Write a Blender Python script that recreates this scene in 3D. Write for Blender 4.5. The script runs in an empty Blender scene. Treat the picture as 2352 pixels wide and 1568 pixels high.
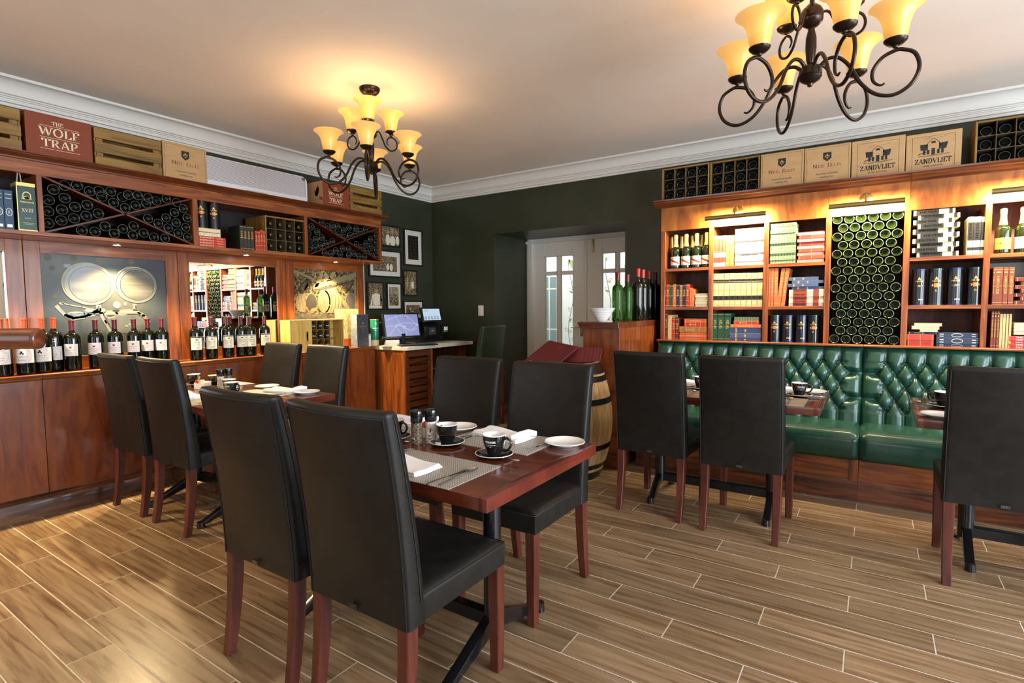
import bpy, bmesh, math, random
from mathutils import Vector, Matrix
random.seed(7)
PI = math.pi
C = bpy.context.scene.collection
SC = bpy.context.scene

# ---------------------------------------------------------------- camera
cam = bpy.data.objects.new('camera', bpy.data.cameras.new('camera'))
C.objects.link(cam); SC.camera = cam
yaw, pit, rol = -0.588211, 0.0640708, 0.00826778
fw = Vector((math.sin(yaw)*math.cos(pit), math.cos(yaw)*math.cos(pit), -math.sin(pit)))
rt = Vector((math.cos(yaw), -math.sin(yaw), 0)); dn = fw.cross(rt)
r2 = rt*math.cos(rol) + dn*math.sin(rol); d2 = -rt*math.sin(rol) + dn*math.cos(rol)
m3 = Matrix((r2, -d2, -fw)).transposed()
cam.matrix_world = Matrix.Translation((0, 0, 1.30)) @ m3.to_4x4()
cam.data.sensor_width = 36; cam.data.lens = 1242.018/2352*36
cam.data.clip_start = 0.05; cam.data.clip_end = 100

# ---------------------------------------------------------------- world, exposure
vs = SC.view_settings
vs.view_transform = 'Standard'; vs.look = 'None'; vs.gamma = 1; vs.use_curve_mapping = False
vs.exposure = 0.32
SC.cycles.max_bounces = 8; SC.cycles.sample_clamp_indirect = 6
w = bpy.data.worlds.new('sky'); SC.world = w; w.use_nodes = True
bg = w.node_tree.nodes['Background']; bg.inputs[0].default_value = (0.80, 0.90, 1.0, 1); bg.inputs[1].default_value = 1.6

def light(kind, loc, power, color, rot=(0, 0, 0), size=(1, 1), spot=None, name='light', radius=.03, spread=None):
    l = bpy.data.lights.new(name, kind); l.energy = power; l.color = color
    if kind == 'AREA':
        l.shape = 'RECTANGLE'; l.size, l.size_y = size
        if spread: l.spread = spread
    else: l.shadow_soft_size = radius
    if kind == 'SPOT': l.spot_size = spot; l.spot_blend = .5
    o = bpy.data.objects.new(name, l); o.location = loc; o.rotation_euler = rot; C.objects.link(o); return o
WARM = (1.0, .70, .36); PICT = (1.0, .80, .50); DAY = (.80, .90, 1.0)
# daylight through the two windows behind the camera and the one on the right
light('AREA', (-2.9, -2.34, 1.45), 14, DAY, (PI/2, 0, 0), (1.8, 1.7), name='window_daylight')
light('AREA', (0.6, -2.34, 1.45), 14, DAY, (PI/2, 0, 0), (1.8, 1.7), name='window_daylight')
light('AREA', (3.12, 1.2, 1.45), 220, DAY, (0, PI/2, 0), (1.7, 2.2), name='window_daylight')
light('AREA', (3.12, 3.6, 1.45), 70, DAY, (0, PI/2, 0), (1.7, 1.4), name='window_daylight')
# hall beyond the double door
light('AREA', (-4.2, 7.6, 2.5), 42, (1, .98, .93), (0, 0, 0), (2.4, 1.2), name='hall_ceiling_light')

# ---------------------------------------------------------------- geometry helper
class G:
    def __init__(s): s.v = []; s.f = []; s.m = []
    def add(s, vs, fs, m=0, T=None):
        n = len(s.v)
        s.v += [tuple(T @ Vector(v)) if T else tuple(v) for v in vs]
        s.f += [tuple(i+n for i in f) for f in fs]; s.m += [m]*len(fs); return s
    def box(s, x0, y0, z0, x1, y1, z1, m=0, T=None):
        x0, x1 = sorted((x0, x1)); y0, y1 = sorted((y0, y1)); z0, z1 = sorted((z0, z1))
        return s.add([(x0,y0,z0),(x1,y0,z0),(x1,y1,z0),(x0,y1,z0),(x0,y0,z1),(x1,y0,z1),(x1,y1,z1),(x0,y1,z1)],
              [(0,3,2,1),(4,5,6,7),(0,1,5,4),(1,2,6,5),(2,3,7,6),(3,0,4,7)], m, T)
    def lathe(s, prof, n=24, m=0, T=None, cap=True):
        vs = []; fs = []
        for r, z in prof:
            vs += [(max(r, 1e-5)*math.cos(2*PI*i/n), max(r, 1e-5)*math.sin(2*PI*i/n), z) for i in range(n)]
        for j in range(len(prof)-1):
            for i in range(n):
                a = j*n+i; b = j*n+(i+1) % n; fs.append((a, b, b+n, a+n))
        if cap:
            if prof[0][0] > 1e-4: fs.append(tuple(reversed(range(n))))
            if prof[-1][0] > 1e-4: fs.append(tuple(range((len(prof)-1)*n, len(prof)*n)))
        return s.add(vs, fs, m, T)
    def cyl(s, x, y, z0, z1, r, n=20, m=0, r1=None, T=None):
        M = Matrix.Translation((x, y, 0)); M = T @ M if T else M
        return s.lathe([(r, z0), (r if r1 is None else r1, z1)], n, m, M)
    def tube(s, pts, r, n=8, m=0, T=None, closed=False):
        pts = [Vector(p) for p in pts]; N = len(pts); rs = r if isinstance(r, (list, tuple)) else [r]*N
        vs = []; fs = []; prev = None
        for i, p in enumerate(pts):
            a = pts[(i-1) % N] if (i or closed) else p; b = pts[(i+1) % N] if (i < N-1 or closed) else p
            t = (b-a).normalized()
            if prev is None: u = t.cross(Vector((0, 0, 1)) if abs(t.z) < .9 else Vector((1, 0, 0))).normalized()
            else: u = (prev - t*prev.dot(t)).normalized()
            prev = u; v = t.cross(u)
            vs += [tuple(p + (u*math.cos(2*PI*k/n) + v*math.sin(2*PI*k/n))*rs[i]) for k in range(n)]
        for i in range(N if closed else N-1):
            for k in range(n):
                a = i*n+k; b = i*n+(k+1) % n; j = (i+1) % N
                fs.append((a, b, j*n+(k+1) % n, j*n+k))
        if not closed: fs += [tuple(reversed(range(n))), tuple(range((N-1)*n, N*n))]
        return s.add(vs, fs, m, T)
    def prism(s, poly, d0, d1, fr, m=0):
        """poly in (u,v); fr(u,v,d) gives the point; extruded from d0 to d1"""
        n = len(poly)
        vs = [fr(u, v, d0) for u, v in poly] + [fr(u, v, d1) for u, v in poly]
        return s.add(vs, [tuple(reversed(range(n))), tuple(range(n, 2*n))] + [(i, (i+1) % n, n+(i+1) % n, n+i) for i in range(n)], m)
    def grid(s, fn, nu, nv, m=0):
        vs = [fn(i/nu, j/nv) for j in range(nv+1) for i in range(nu+1)]
        return s.add(vs, [(j*(nu+1)+i, j*(nu+1)+i+1, (j+1)*(nu+1)+i+1, (j+1)*(nu+1)+i) for j in range(nv) for i in range(nu)], m)
    def mesh(s, name, mats, bevel=0, seg=1, smooth=None, fix=True):
        me = bpy.data.meshes.new(name); me.from_pydata(s.v, [], s.f)
        for i, k in enumerate(s.m): me.polygons[i].material_index = k
        bm = bmesh.new(); bm.from_mesh(me)
        if fix: bmesh.ops.recalc_face_normals(bm, faces=bm.faces)
        if bevel:
            es = [e for e in bm.edges if len(e.link_faces) == 2 and e.calc_face_angle(0) > .5]
            bmesh.ops.bevel(bm, geom=es, offset=bevel, segments=seg, affect='EDGES', clamp_overlap=True, profile=.7)
        bm.to_mesh(me); bm.free()
        for mt in (mats if isinstance(mats, (list, tuple)) else [mats]): me.materials.append(mt)
        if smooth is None: smooth = .6 if not bevel or seg > 1 else None
        if smooth:
            me.polygons.foreach_set('use_smooth', [True]*len(me.polygons))
            if smooth < 3: me.set_sharp_from_angle(angle=smooth)
        me.update(); return me
    def build(s, name, mats, parent=None, loc=(0, 0, 0), rot=(0, 0, 0), **k):
        return inst(name, s.mesh(name, mats, **k), parent, loc, rot)
def inst(name, me, parent=None, loc=(0, 0, 0), rot=(0, 0, 0)):
    o = bpy.data.objects.new(name, me); o.location = loc; o.rotation_euler = rot
    if parent: o.parent = parent
    C.objects.link(o); return o
def thing(name, label, cat, loc=(0, 0, 0), rz=0, group=None, rot=None):
    o = bpy.data.objects.new(name, None); C.objects.link(o); o.empty_display_size = .05
    o.location = loc; o.rotation_euler = rot or (0, 0, rz); return tag(o, label, cat, group)
def tag(o, label, cat, group=None, kind=None):
    o['label'] = label; o['category'] = cat
    if group: o['group'] = group
    if kind: o['kind'] = kind
    return o
def struct(o): o['kind'] = 'structure'; return o
def dup(o, loc, label=None, rz=None, rot=None):
    def cp(q, par):
        c = q.copy(); C.objects.link(c)
        if par: c.parent = par
        for ch in q.children: cp(ch, c)
        return c
    c = cp(o, None); c.location = loc
    if rz is not None: c.rotation_euler = (0, 0, rz)
    if rot: c.rotation_euler = rot
    if label: c['label'] = label
    return c
ORD = ['first', 'second', 'third', 'fourth', 'fifth', 'sixth', 'seventh', 'eighth', 'ninth', 'tenth', 'eleventh', 'twelfth', 'thirteenth', 'fourteenth', 'fifteenth', 'sixteenth', 'seventeenth', 'eighteenth']

# ---------------------------------------------------------------- materials
def mat(name, col, rough=.5, metal=0, coat=0, emit=None, estr=0, trans=0, ior=1.45, spec=.5, alpha=1):
    m = bpy.data.materials.new(name); m.use_nodes = True; b = m.node_tree.nodes['Principled BSDF']
    b.inputs['Base Color'].default_value = (*col, 1); b.inputs['Roughness'].default_value = rough
    b.inputs['Metallic'].default_value = metal; b.inputs['Coat Weight'].default_value = coat
    b.inputs['Coat Roughness'].default_value = .08; b.inputs['IOR'].default_value = ior
    b.inputs['Transmission Weight'].default_value = trans; b.inputs['Specular IOR Level'].default_value = spec
    if emit: b.inputs['Emission Color'].default_value = (*emit, 1); b.inputs['Emission Strength'].default_value = estr
    return m
def nd(m, t, **k):
    n = m.node_tree.nodes.new(t)
    for a, v in k.items():
        if a in n.inputs: n.inputs[a].default_value = v
        else: setattr(n, a, v)
    return n
def coords(m, scale, rnd=True):
    L = m.node_tree.links.new; tc = nd(m, 'ShaderNodeTexCoord'); mp = nd(m, 'ShaderNodeMapping')
    mp.inputs['Scale'].default_value = scale; src = tc.outputs['Object']
    if rnd:
        oi = nd(m, 'ShaderNodeObjectInfo'); sc = nd(m, 'ShaderNodeMath', operation='MULTIPLY'); sc.inputs[1].default_value = 37
        cb = nd(m, 'ShaderNodeCombineXYZ'); ad = nd(m, 'ShaderNodeVectorMath', operation='ADD')
        L(oi.outputs['Random'], sc.inputs[0])
        for i in range(3): L(sc.outputs[0], cb.inputs[i])
        L(src, ad.inputs[0]); L(cb.outputs[0], ad.inputs[1]); src = ad.outputs[0]
    L(src, mp.inputs['Vector']); return mp.outputs[0]
def ramp(m, fac, stops):
    r = nd(m, 'ShaderNodeValToRGB'); e = r.color_ramp.elements
    while len(e) < len(stops): e.new(.5)
    for q, (p, c) in zip(e, stops): q.position = p; q.color = (*c, 1)
    m.node_tree.links.new(fac, r.inputs[0]); return r.outputs[0]
def noisy(name, stops, scale=(5, 5, 5), nscale=4, detail=5, rough=.5, bump=0, dist=0, bscale=None, rnd=True, rrange=None, **k):
    m = mat(name, stops[0][1], rough, **k); L = m.node_tree.links.new; b = m.node_tree.nodes['Principled BSDF']
    v = coords(m, scale, rnd); n = nd(m, 'ShaderNodeTexNoise', Scale=nscale, Detail=detail, Distortion=dist); L(v, n.inputs['Vector'])
    L(ramp(m, n.outputs[0], stops), b.inputs['Base Color'])
    if rrange:
        mr = nd(m, 'ShaderNodeMapRange'); mr.inputs[1].default_value = .3; mr.inputs[2].default_value = .7
        mr.inputs[3].default_value, mr.inputs[4].default_value = rrange; L(n.outputs[0], mr.inputs[0]); L(mr.outputs[0], b.inputs['Roughness'])
    if bump:
        bn = nd(m, 'ShaderNodeBump', Strength=bump, Distance=.002); src = n.outputs[0]
        if bscale:
            n2 = nd(m, 'ShaderNodeTexNoise', Scale=bscale, Detail=2); L(coords(m, (1, 1, 1), False), n2.inputs['Vector']); src = n2.outputs[0]
        L(src, bn.inputs['Height']); L(bn.outputs[0], b.inputs['Normal'])
    return m
def grain(axis, a=1.2, b=14): return tuple(a if i == axis else b for i in range(3))
def wood(name, c0, c1, c2, axis, rough=.36, coat=.22, fine=1, **k):
    return noisy(name, [(.3, c0), (.5, c1), (.72, c2)], grain(axis), 1.6*fine, 7, rough, dist=1.3, coat=coat, bump=.05, **k)
MAH = ((.085, .018, .004), (.20, .050, .009), (.33, .105, .020))
wx, wy, wz = [wood('mahogany_'+'xyz'[i], *MAH, i) for i in range(3)]
RED = ((.042, .008, .004), (.082, .016, .007), (.135, .032, .011))
rx_, ry_, rz_ = [wood('red_wood_'+'xyz'[i], *RED, i, .2, .35) for i in range(3)]
crx, cry, _c = [wood('crown_wood_'+'xyz'[i], (.05, .011, .004), (.11, .026, .007), (.18, .050, .012), i, .22, .5) for i in range(3)]
leg_w = wood('leg_wood', (.045, .009, .005), (.085, .018, .010), (.125, .030, .016), 2, .38, .12)
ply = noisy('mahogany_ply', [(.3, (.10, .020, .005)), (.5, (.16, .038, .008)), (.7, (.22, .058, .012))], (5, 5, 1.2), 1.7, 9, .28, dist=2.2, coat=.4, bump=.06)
inner = wood('bookcase_lining', (.05, .010, .003), (.11, .026, .006), (.17, .045, .010), 2, .5, 0)
skirt_y = wood('skirting_wood_y', (.022, .006, .003), (.08, .026, .008), (.22, .085, .02), 1, .35, .3)
skirt_x = wood('skirting_wood_x', (.035, .008, .004), (.11, .028, .009), (.22, .06, .016), 0, .3, .4)
PINE = ((.10, .05, .010), (.21, .115, .022), (.30, .175, .04))
pn_x, pn_y, pn_z = [wood('pine_'+'xyz'[i], *PINE, i, .55, .0) for i in range(3)]
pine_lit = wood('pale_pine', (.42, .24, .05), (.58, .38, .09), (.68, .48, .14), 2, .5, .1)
floor_tile = noisy('wood_look_tile', [(.22, (.095, .052, .024)), (.42, (.165, .100, .052)), (.58, (.225, .145, .080)), (.82, (.29, .20, .12))],
                   (1.5, 24, 24), 1.7, 12, .3, dist=.5, bump=.04, rrange=(.22, .40))
# tone varies a little from tile to tile
_b = floor_tile.node_tree.nodes['Principled BSDF']; _l = _b.inputs['Base Color'].links[0].from_socket
_hs = nd(floor_tile, 'ShaderNodeHueSaturation'); _oi = nd(floor_tile, 'ShaderNodeObjectInfo'); _mr = nd(floor_tile, 'ShaderNodeMapRange')
_mr.inputs[3].default_value = .86; _mr.inputs[4].default_value = 1.16
floor_tile.node_tree.links.new(_oi.outputs['Random'], _mr.inputs[0]); floor_tile.node_tree.links.new(_mr.outputs[0], _hs.inputs['Value'])
floor_tile.node_tree.links.new(_l, _hs.inputs['Color']); floor_tile.node_tree.links.new(_hs.outputs[0], _b.inputs['Base Color'])
grout = noisy('grout', [(.4, (.46, .40, .31)), (.6, (.54, .47, .37))], (8, 8, 8), 4, 3, .8)
green_wall = noisy('dark_green_paint', [(.35, (.024, .029, .015)), (.65, (.033, .039, .021))], (1.5, 1.5, 1.5), 2, 5, .38, bump=.12, bscale=120, rnd=False)
ceil_m = noisy('cream_ceiling_paint', [(.4, (.76, .69, .61)), (.6, (.79, .72, .64))], (1, 1, 1), 1.5, 3, .75, rnd=False)
corn_m = mat('white_cornice_paint', (.66, .64, .60), .5)
white_p = mat('white_gloss_paint', (.72, .69, .62), .3)
leather = noisy('charcoal_leather', [(.4, (.0075, .0065, .0055)), (.6, (.011, .0095, .008))], (6, 6, 6), 3, 4, .44, bump=.14, bscale=420, spec=.36)
seam_m = mat('black_thread', (.008, .008, .008), .5)
bench_g = noisy('green_leather', [(.35, (.008, .044, .028)), (.65, (.013, .062, .040))], (3, 3, 3), 3, 4, .30, bump=.08, bscale=260, coat=.15)
stool_m = mat('dark_green_leather', (.018, .028, .014), .4)
iron = mat('bronze_iron', (.030, .018, .012), .3, .75)
black_m = mat('black_steel', (.008, .008, .009), .22, .2, coat=.4)
brass = mat('brass', (.62, .45, .16), .22, 1); bronze = mat('dull_brass', (.34, .25, .10), .34, 1)
steel = mat('stainless_steel', (.72, .70, .66), .16, 1)
chrome = mat('chrome_label', (.6, .6, .6), .2, 1)
porc = mat('white_porcelain', (.82, .82, .80), .15, coat=.5)
blk_c = mat('black_glazed_ceramic', (.006, .006, .007), .06, coat=.8)
linen = mat('white_linen', (.80, .80, .82), .8)
paper = noisy('page_edges', [(.4, (.62, .50, .32)), (.6, (.78, .68, .48))], (4, 4, 90), 3, 3, .8)
gold = mat('gold_foil', (.75, .52, .16), .3, .6)
cream_t = mat('cream_print', (.78, .66, .45), .6)
white_t = mat('white_print', (.85, .85, .83), .6)
black_t = mat('black_print', (.012, .012, .012), .5)
red_t = mat('dark_red_print', (.25, .03, .02), .6)
gls = mat('dark_bottle_glass', (.003, .004, .002), .07, spec=.6); ring_d = mat('painted_rim_glint', (.10, .11, .10), .25); ring_g = mat('painted_rim_glint_olive', (.13, .15, .08), .22)  # base rings: light caught by the rim is put into their paler colour
gls_g = mat('olive_bottle_glass', (.006, .011, .002), .07, coat=.3, spec=.8)
green_gl = mat('green_glass', (.10, .26, .05), .03, trans=.92, ior=1.25)
mirror = mat('mirror_silver', (.88, .88, .86), .01, 1)
card = noisy('brown_cardboard', [(.3, (.42, .26, .115)), (.7, (.47, .295, .135))], (3, 3, 8), 3, 3, .75)
redcard = mat('red_card', (.20, .036, .008), .6)
lamp_on = mat('lamp_tube', (1, .9, .7), .5, emit=(1, .86, .6), estr=30)
spot_on = mat('downlight_lens', (1, 1, 1), .5, emit=(1, .9, .68), estr=60)
# measured positions
B1M=[(-1.54, -1.528, 0.193, 'k'), (-1.528, -1.502, 0.198, 'r'), (-1.501, -1.47, 0.192, 'g'), (-1.469, -1.441, 0.197, 'o'), (-1.441, -1.41, 0.196, 'n'), (-1.409, -1.386, 0.189, 'b'), (-1.385, -1.356, 0.194, 'n'), (-1.355, -1.328, 0.195, 'r'), (-1.325, -1.305, 0.162, 'o'), (-1.304, -1.284, 0.15, 'o')]
B1MS=[(-1.279, -1.17, 1.373, 1.4, 'c'), (-1.279, -1.17, 1.345, 1.372, 'c'), (-1.279, -1.17, 1.318, 1.344, 'c'), (-1.279, -1.17, 1.291, 1.316, 'c')]
B1L=[(-1.54, -1.514, 0.231, 'm'), (-1.511, -1.477, 0.214, 't'), (-1.476, -1.446, 0.189, 'r'), (-1.444, -1.413, 0.187, 'm')]
B1LS=[(-1.37, -1.177, 1.155, 1.186, 'o'), (-1.368, -1.177, 1.12, 1.154, 'r'), (-1.409, -1.174, 1.072, 1.118, 'b'), (-1.407, -1.174, 1.051, 1.071, 'o'), (-1.407, -1.174, 1.03, 1.049, 'o'), (-1.407, -1.174, 1.007, 1.029, 'o')]
B2T=[(-1.127, -1.087, 0.254, 'w'), (-1.085, -1.059, 0.252, 'w'), (-1.058, -1.033, 0.252, 'w'), (-1.031, -1.004, 0.251, 'b'), (-1.003, -0.967, 0.25, 'b')]
B2TS=[(-0.961, -0.735, 1.883, 1.914, 'W'), (-0.961, -0.735, 1.851, 1.882, 'W'), (-0.961, -0.735, 1.819, 1.851, 'W'), (-0.961, -0.735, 1.787, 1.819, 'W'), (-0.961, -0.735, 1.756, 1.787, 'W'), (-0.961, -0.735, 1.724, 1.755, 'W'), (-0.961, -0.735, 1.692, 1.723, 'W'), (-0.961, -0.735, 1.66, 1.691, 'W'), (-0.961, -0.735, 1.628, 1.659, 'W')]
B2M=[(-1.129, -1.086, 0.276, 'l'), (-1.085, -1.042, 0.275, 'l'), (-1.04, -0.998, 0.274, 'l'), (-0.996, -0.954, 0.274, 'l'), (-0.953, -0.911, 0.273, 'l'), (-0.91, -0.869, 0.272, 'l'), (-0.867, -0.827, 0.272, 'l'), (-0.825, -0.785, 0.271, 'l'), (-0.784, -0.744, 0.271, 'l')]
B2L=[(-1.126, -1.091, 0.231, 'G'), (-1.089, -1.037, 0.231, 'G'), (-1.034, -0.984, 0.231, 'G')]
B2LS=[(-0.958, -0.77, 1.169, 1.201, 'p'), (-0.961, -0.767, 1.141, 1.168, 'r'), (-0.985, -0.749, 1.116, 1.139, 'o'), (-0.989, -0.749, 1.069, 1.114, 'B'), (-0.988, -0.75, 1.031, 1.068, 'B'), (-0.988, -0.75, 1.005, 1.029, 'B')]
B3TG=[(-0.696, -0.513, 1.908, 1.932, 'p'), (-0.696, -0.513, 1.882, 1.906, 'p'), (-0.696, -0.513, 1.856, 1.881, 'p'), (-0.696, -0.513, 1.831, 1.855, 'p'), (-0.696, -0.513, 1.805, 1.829, 'p'), (-0.696, -0.513, 1.779, 1.803, 'p'), (-0.696, -0.513, 1.753, 1.778, 'p'), (-0.696, -0.513, 1.728, 1.752, 'p'), (-0.696, -0.513, 1.702, 1.726, 'p'), (-0.696, -0.513, 1.676, 1.7, 'p'), (-0.696, -0.513, 1.65, 1.675, 'p'), (-0.696, -0.513, 1.624, 1.649, 'p')]
B3TR=[(-0.507, -0.317, 1.825, 1.849, 'R'), (-0.494, -0.306, 1.799, 1.823, 'r'), (-0.507, -0.317, 1.774, 1.798, 'R'), (-0.494, -0.306, 1.748, 1.772, 'r'), (-0.507, -0.317, 1.723, 1.748, 'R'), (-0.494, -0.306, 1.697, 1.721, 'r'), (-0.507, -0.317, 1.673, 1.697, 'R'), (-0.494, -0.306, 1.646, 1.671, 'r'), (-0.507, -0.317, 1.622, 1.646, 'R')]
B3M=[(-0.703, -0.685, 0.303, 'o'), (-0.684, -0.663, 0.302, 'o'), (-0.661, -0.633, 0.302, 'o')]
B3MB=[(-0.561, -0.353, 1.483, 1.508, 'B'), (-0.534, -0.317, 1.46, 1.481, 'B'), (-0.562, -0.353, 1.436, 1.46, 'B'), (-0.536, -0.316, 1.416, 1.434, 'B')]
B3MW=[(-0.553, -0.313, 1.397, 1.414, 'x'), (-0.553, -0.313, 1.361, 1.396, 'x'), (-0.553, -0.313, 1.336, 1.36, 'x'), (-0.553, -0.313, 1.314, 1.335, 'x'), (-0.553, -0.313, 1.291, 1.313, 'x')]
B3C=[-0.653, -0.561, -0.464, -0.38]
B5T=[(0.218, 0.445, 1.921, 1.951, 'y'), (0.245, 0.473, 1.887, 1.917, 'y'), (0.218, 0.445, 1.858, 1.888, 'y'), (0.245, 0.473, 1.824, 1.854, 'y'), (0.218, 0.445, 1.794, 1.825, 'y'), (0.245, 0.473, 1.76, 1.791, 'y'), (0.218, 0.445, 1.731, 1.761, 'y'), (0.245, 0.473, 1.697, 1.727, 'y'), (0.218, 0.445, 1.667, 1.698, 'y'), (0.245, 0.473, 1.634, 1.664, 'y')]
B5TS=[(0.515, 0.545, 0.253, 'y'), (0.546, 0.584, 0.251, 'y'), (0.586, 0.619, 0.248, 'y')]
B5C=[0.266, 0.361, 0.465, 0.57]
B5L=[(0.245, 0.404, 1.147, 1.166, 'c'), (0.23, 0.39, 1.124, 1.145, 'c'), (0.277, 0.382, 1.108, 1.123, 'c'), (0.21, 0.382, 1.09, 1.106, 'n'), (0.201, 0.359, 1.048, 1.087, 'R'), (0.21, 0.359, 1.008, 1.047, 'R')]
B5LN=[(0.373, 0.598, 1.063, 1.096, 'N'), (0.373, 0.598, 1.021, 1.062, 'N'), (0.373, 0.598, 1.003, 1.02, 'N')]
B6M=[(0.656, 0.663, 0.243, 'M'), (0.663, 0.706, 0.244, 'M'), (0.707, 0.733, 0.242, 'M'), (0.734, 0.762, 0.241, 'M')]
B6MS=[(0.765, 0.874, 1.44, 1.463, 'm'), (0.794, 0.884, 1.415, 1.438, 'm'), (0.765, 0.874, 1.391, 1.414, 'm'), (0.794, 0.884, 1.366, 1.389, 'm'), (0.765, 0.874, 1.342, 1.365, 'm'), (0.794, 0.884, 1.317, 1.341, 'm'), (0.765, 0.874, 1.293, 1.316, 'm')]
B6L=[(0.658, 0.671, 0.241, 'M'), (0.672, 0.685, 0.241, 'M'), (0.686, 0.7, 0.241, 'M'), (0.701, 0.715, 0.225, 't'), (0.716, 0.73, 0.225, 't'), (0.732, 0.745, 0.225, 't'), (0.747, 0.76, 0.225, 't')]
B6LC=[(0.771, 0.879, 1.211, 1.237, 'c'), (0.769, 0.879, 1.146, 1.17, 'c'), (0.77, 0.879, 1.09, 1.114, 'c')]
B6LR=[(0.751, 0.879, 1.075, 1.089, 's'), (0.751, 0.879, 1.059, 1.074, 's'), (0.751, 0.879, 1.044, 1.058, 's'), (0.751, 0.879, 1.029, 1.043, 's'), (0.751, 0.879, 1.013, 1.027, 's')]
CH1=[(-1.468, 4.83), (-1.377, 4.83), (-1.287, 4.83), (-1.202, 4.83), (-1.541, 4.95), (-1.45, 4.95), (-1.357, 4.95), (-1.27, 4.95)]
CH6=[(0.699, 4.83), (0.798, 4.83)]
RA_top=[(1.325, 2.122), (1.39, 2.1), (1.456, 2.074), (1.512, 2.116), (1.578, 2.093), (1.677, 2.129), (1.523, 2.05), (1.644, 2.067), (1.735, 2.092), (1.801, 2.113), (1.589, 2.021), (1.855, 2.074), (1.922, 2.1), (1.991, 2.123), (1.656, 1.996), (1.721, 2.023), (1.789, 2.047)]
RA_left=[(1.267, 2.052), (1.241, 1.985), (1.322, 2.008), (1.236, 1.915), (1.307, 1.935), (1.376, 1.962), (1.442, 1.985), (1.234, 1.843), (1.301, 1.867), (1.368, 1.889), (1.434, 1.914), (1.501, 1.938)]
RA_right=[(2.033, 2.045), (1.97, 2.008), (2.059, 1.982), (1.915, 1.963), (1.982, 1.937), (1.794, 1.942), (1.86, 1.918), (2.048, 1.911), (1.925, 1.892), (1.991, 1.863), (2.056, 1.841)]
RA_bottom=[(1.402, 1.809), (1.474, 1.809), (1.531, 1.856), (1.584, 1.81), (1.638, 1.853), (1.704, 1.88), (1.694, 1.809), (1.761, 1.837), (1.825, 1.809), (1.899, 1.808)]
RB_top=[(3.245, 2.094), (3.312, 2.066), (3.37, 2.105), (3.375, 2.037), (3.431, 2.081), (3.443, 2.009), (3.5, 2.053), (3.507, 1.985), (3.565, 2.082), (3.572, 2.01), (3.638, 2.036), (3.651, 2.107), (3.705, 2.064), (3.772, 2.088)]
RB_left=[(3.132, 2.041), (3.1, 1.98), (3.191, 2.002), (3.108, 1.909), (3.176, 1.932), (3.243, 1.954), (3.165, 1.86), (3.232, 1.883), (3.297, 1.907), (3.365, 1.93), (3.099, 1.839)]
RB_right=[(3.652, 1.928), (3.718, 1.906), (3.773, 1.95), (3.829, 1.999), (3.912, 2.043), (3.91, 1.975), (3.839, 1.928), (3.783, 1.881), (3.907, 1.901), (3.846, 1.856), (3.909, 1.83)]
RB_bottom=[(3.266, 1.803), (3.338, 1.804), (3.394, 1.848), (3.449, 1.805), (3.473, 1.874), (3.546, 1.874), (3.545, 1.804), (3.607, 1.837), (3.67, 1.801), (3.741, 1.8)]
LEDGE=[('j', 1.012, -4.43), ('j', 1.124, -4.43), ('j', 1.216, -4.45), ('j', 1.292, -4.51), ('b', 1.372, -4.45), ('b', 1.504, -4.45), ('b', 1.618, -4.45), ('b', 1.738, -4.45), ('b', 1.839, -4.48), ('b', 1.921, -4.45), ('z', 2.165, -4.45), ('z', 2.284, -4.45), ('z', 2.42, -4.45), ('z', 2.536, -4.45), ('z', 2.605, -4.43), ('z', 2.757, -4.46)]
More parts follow.
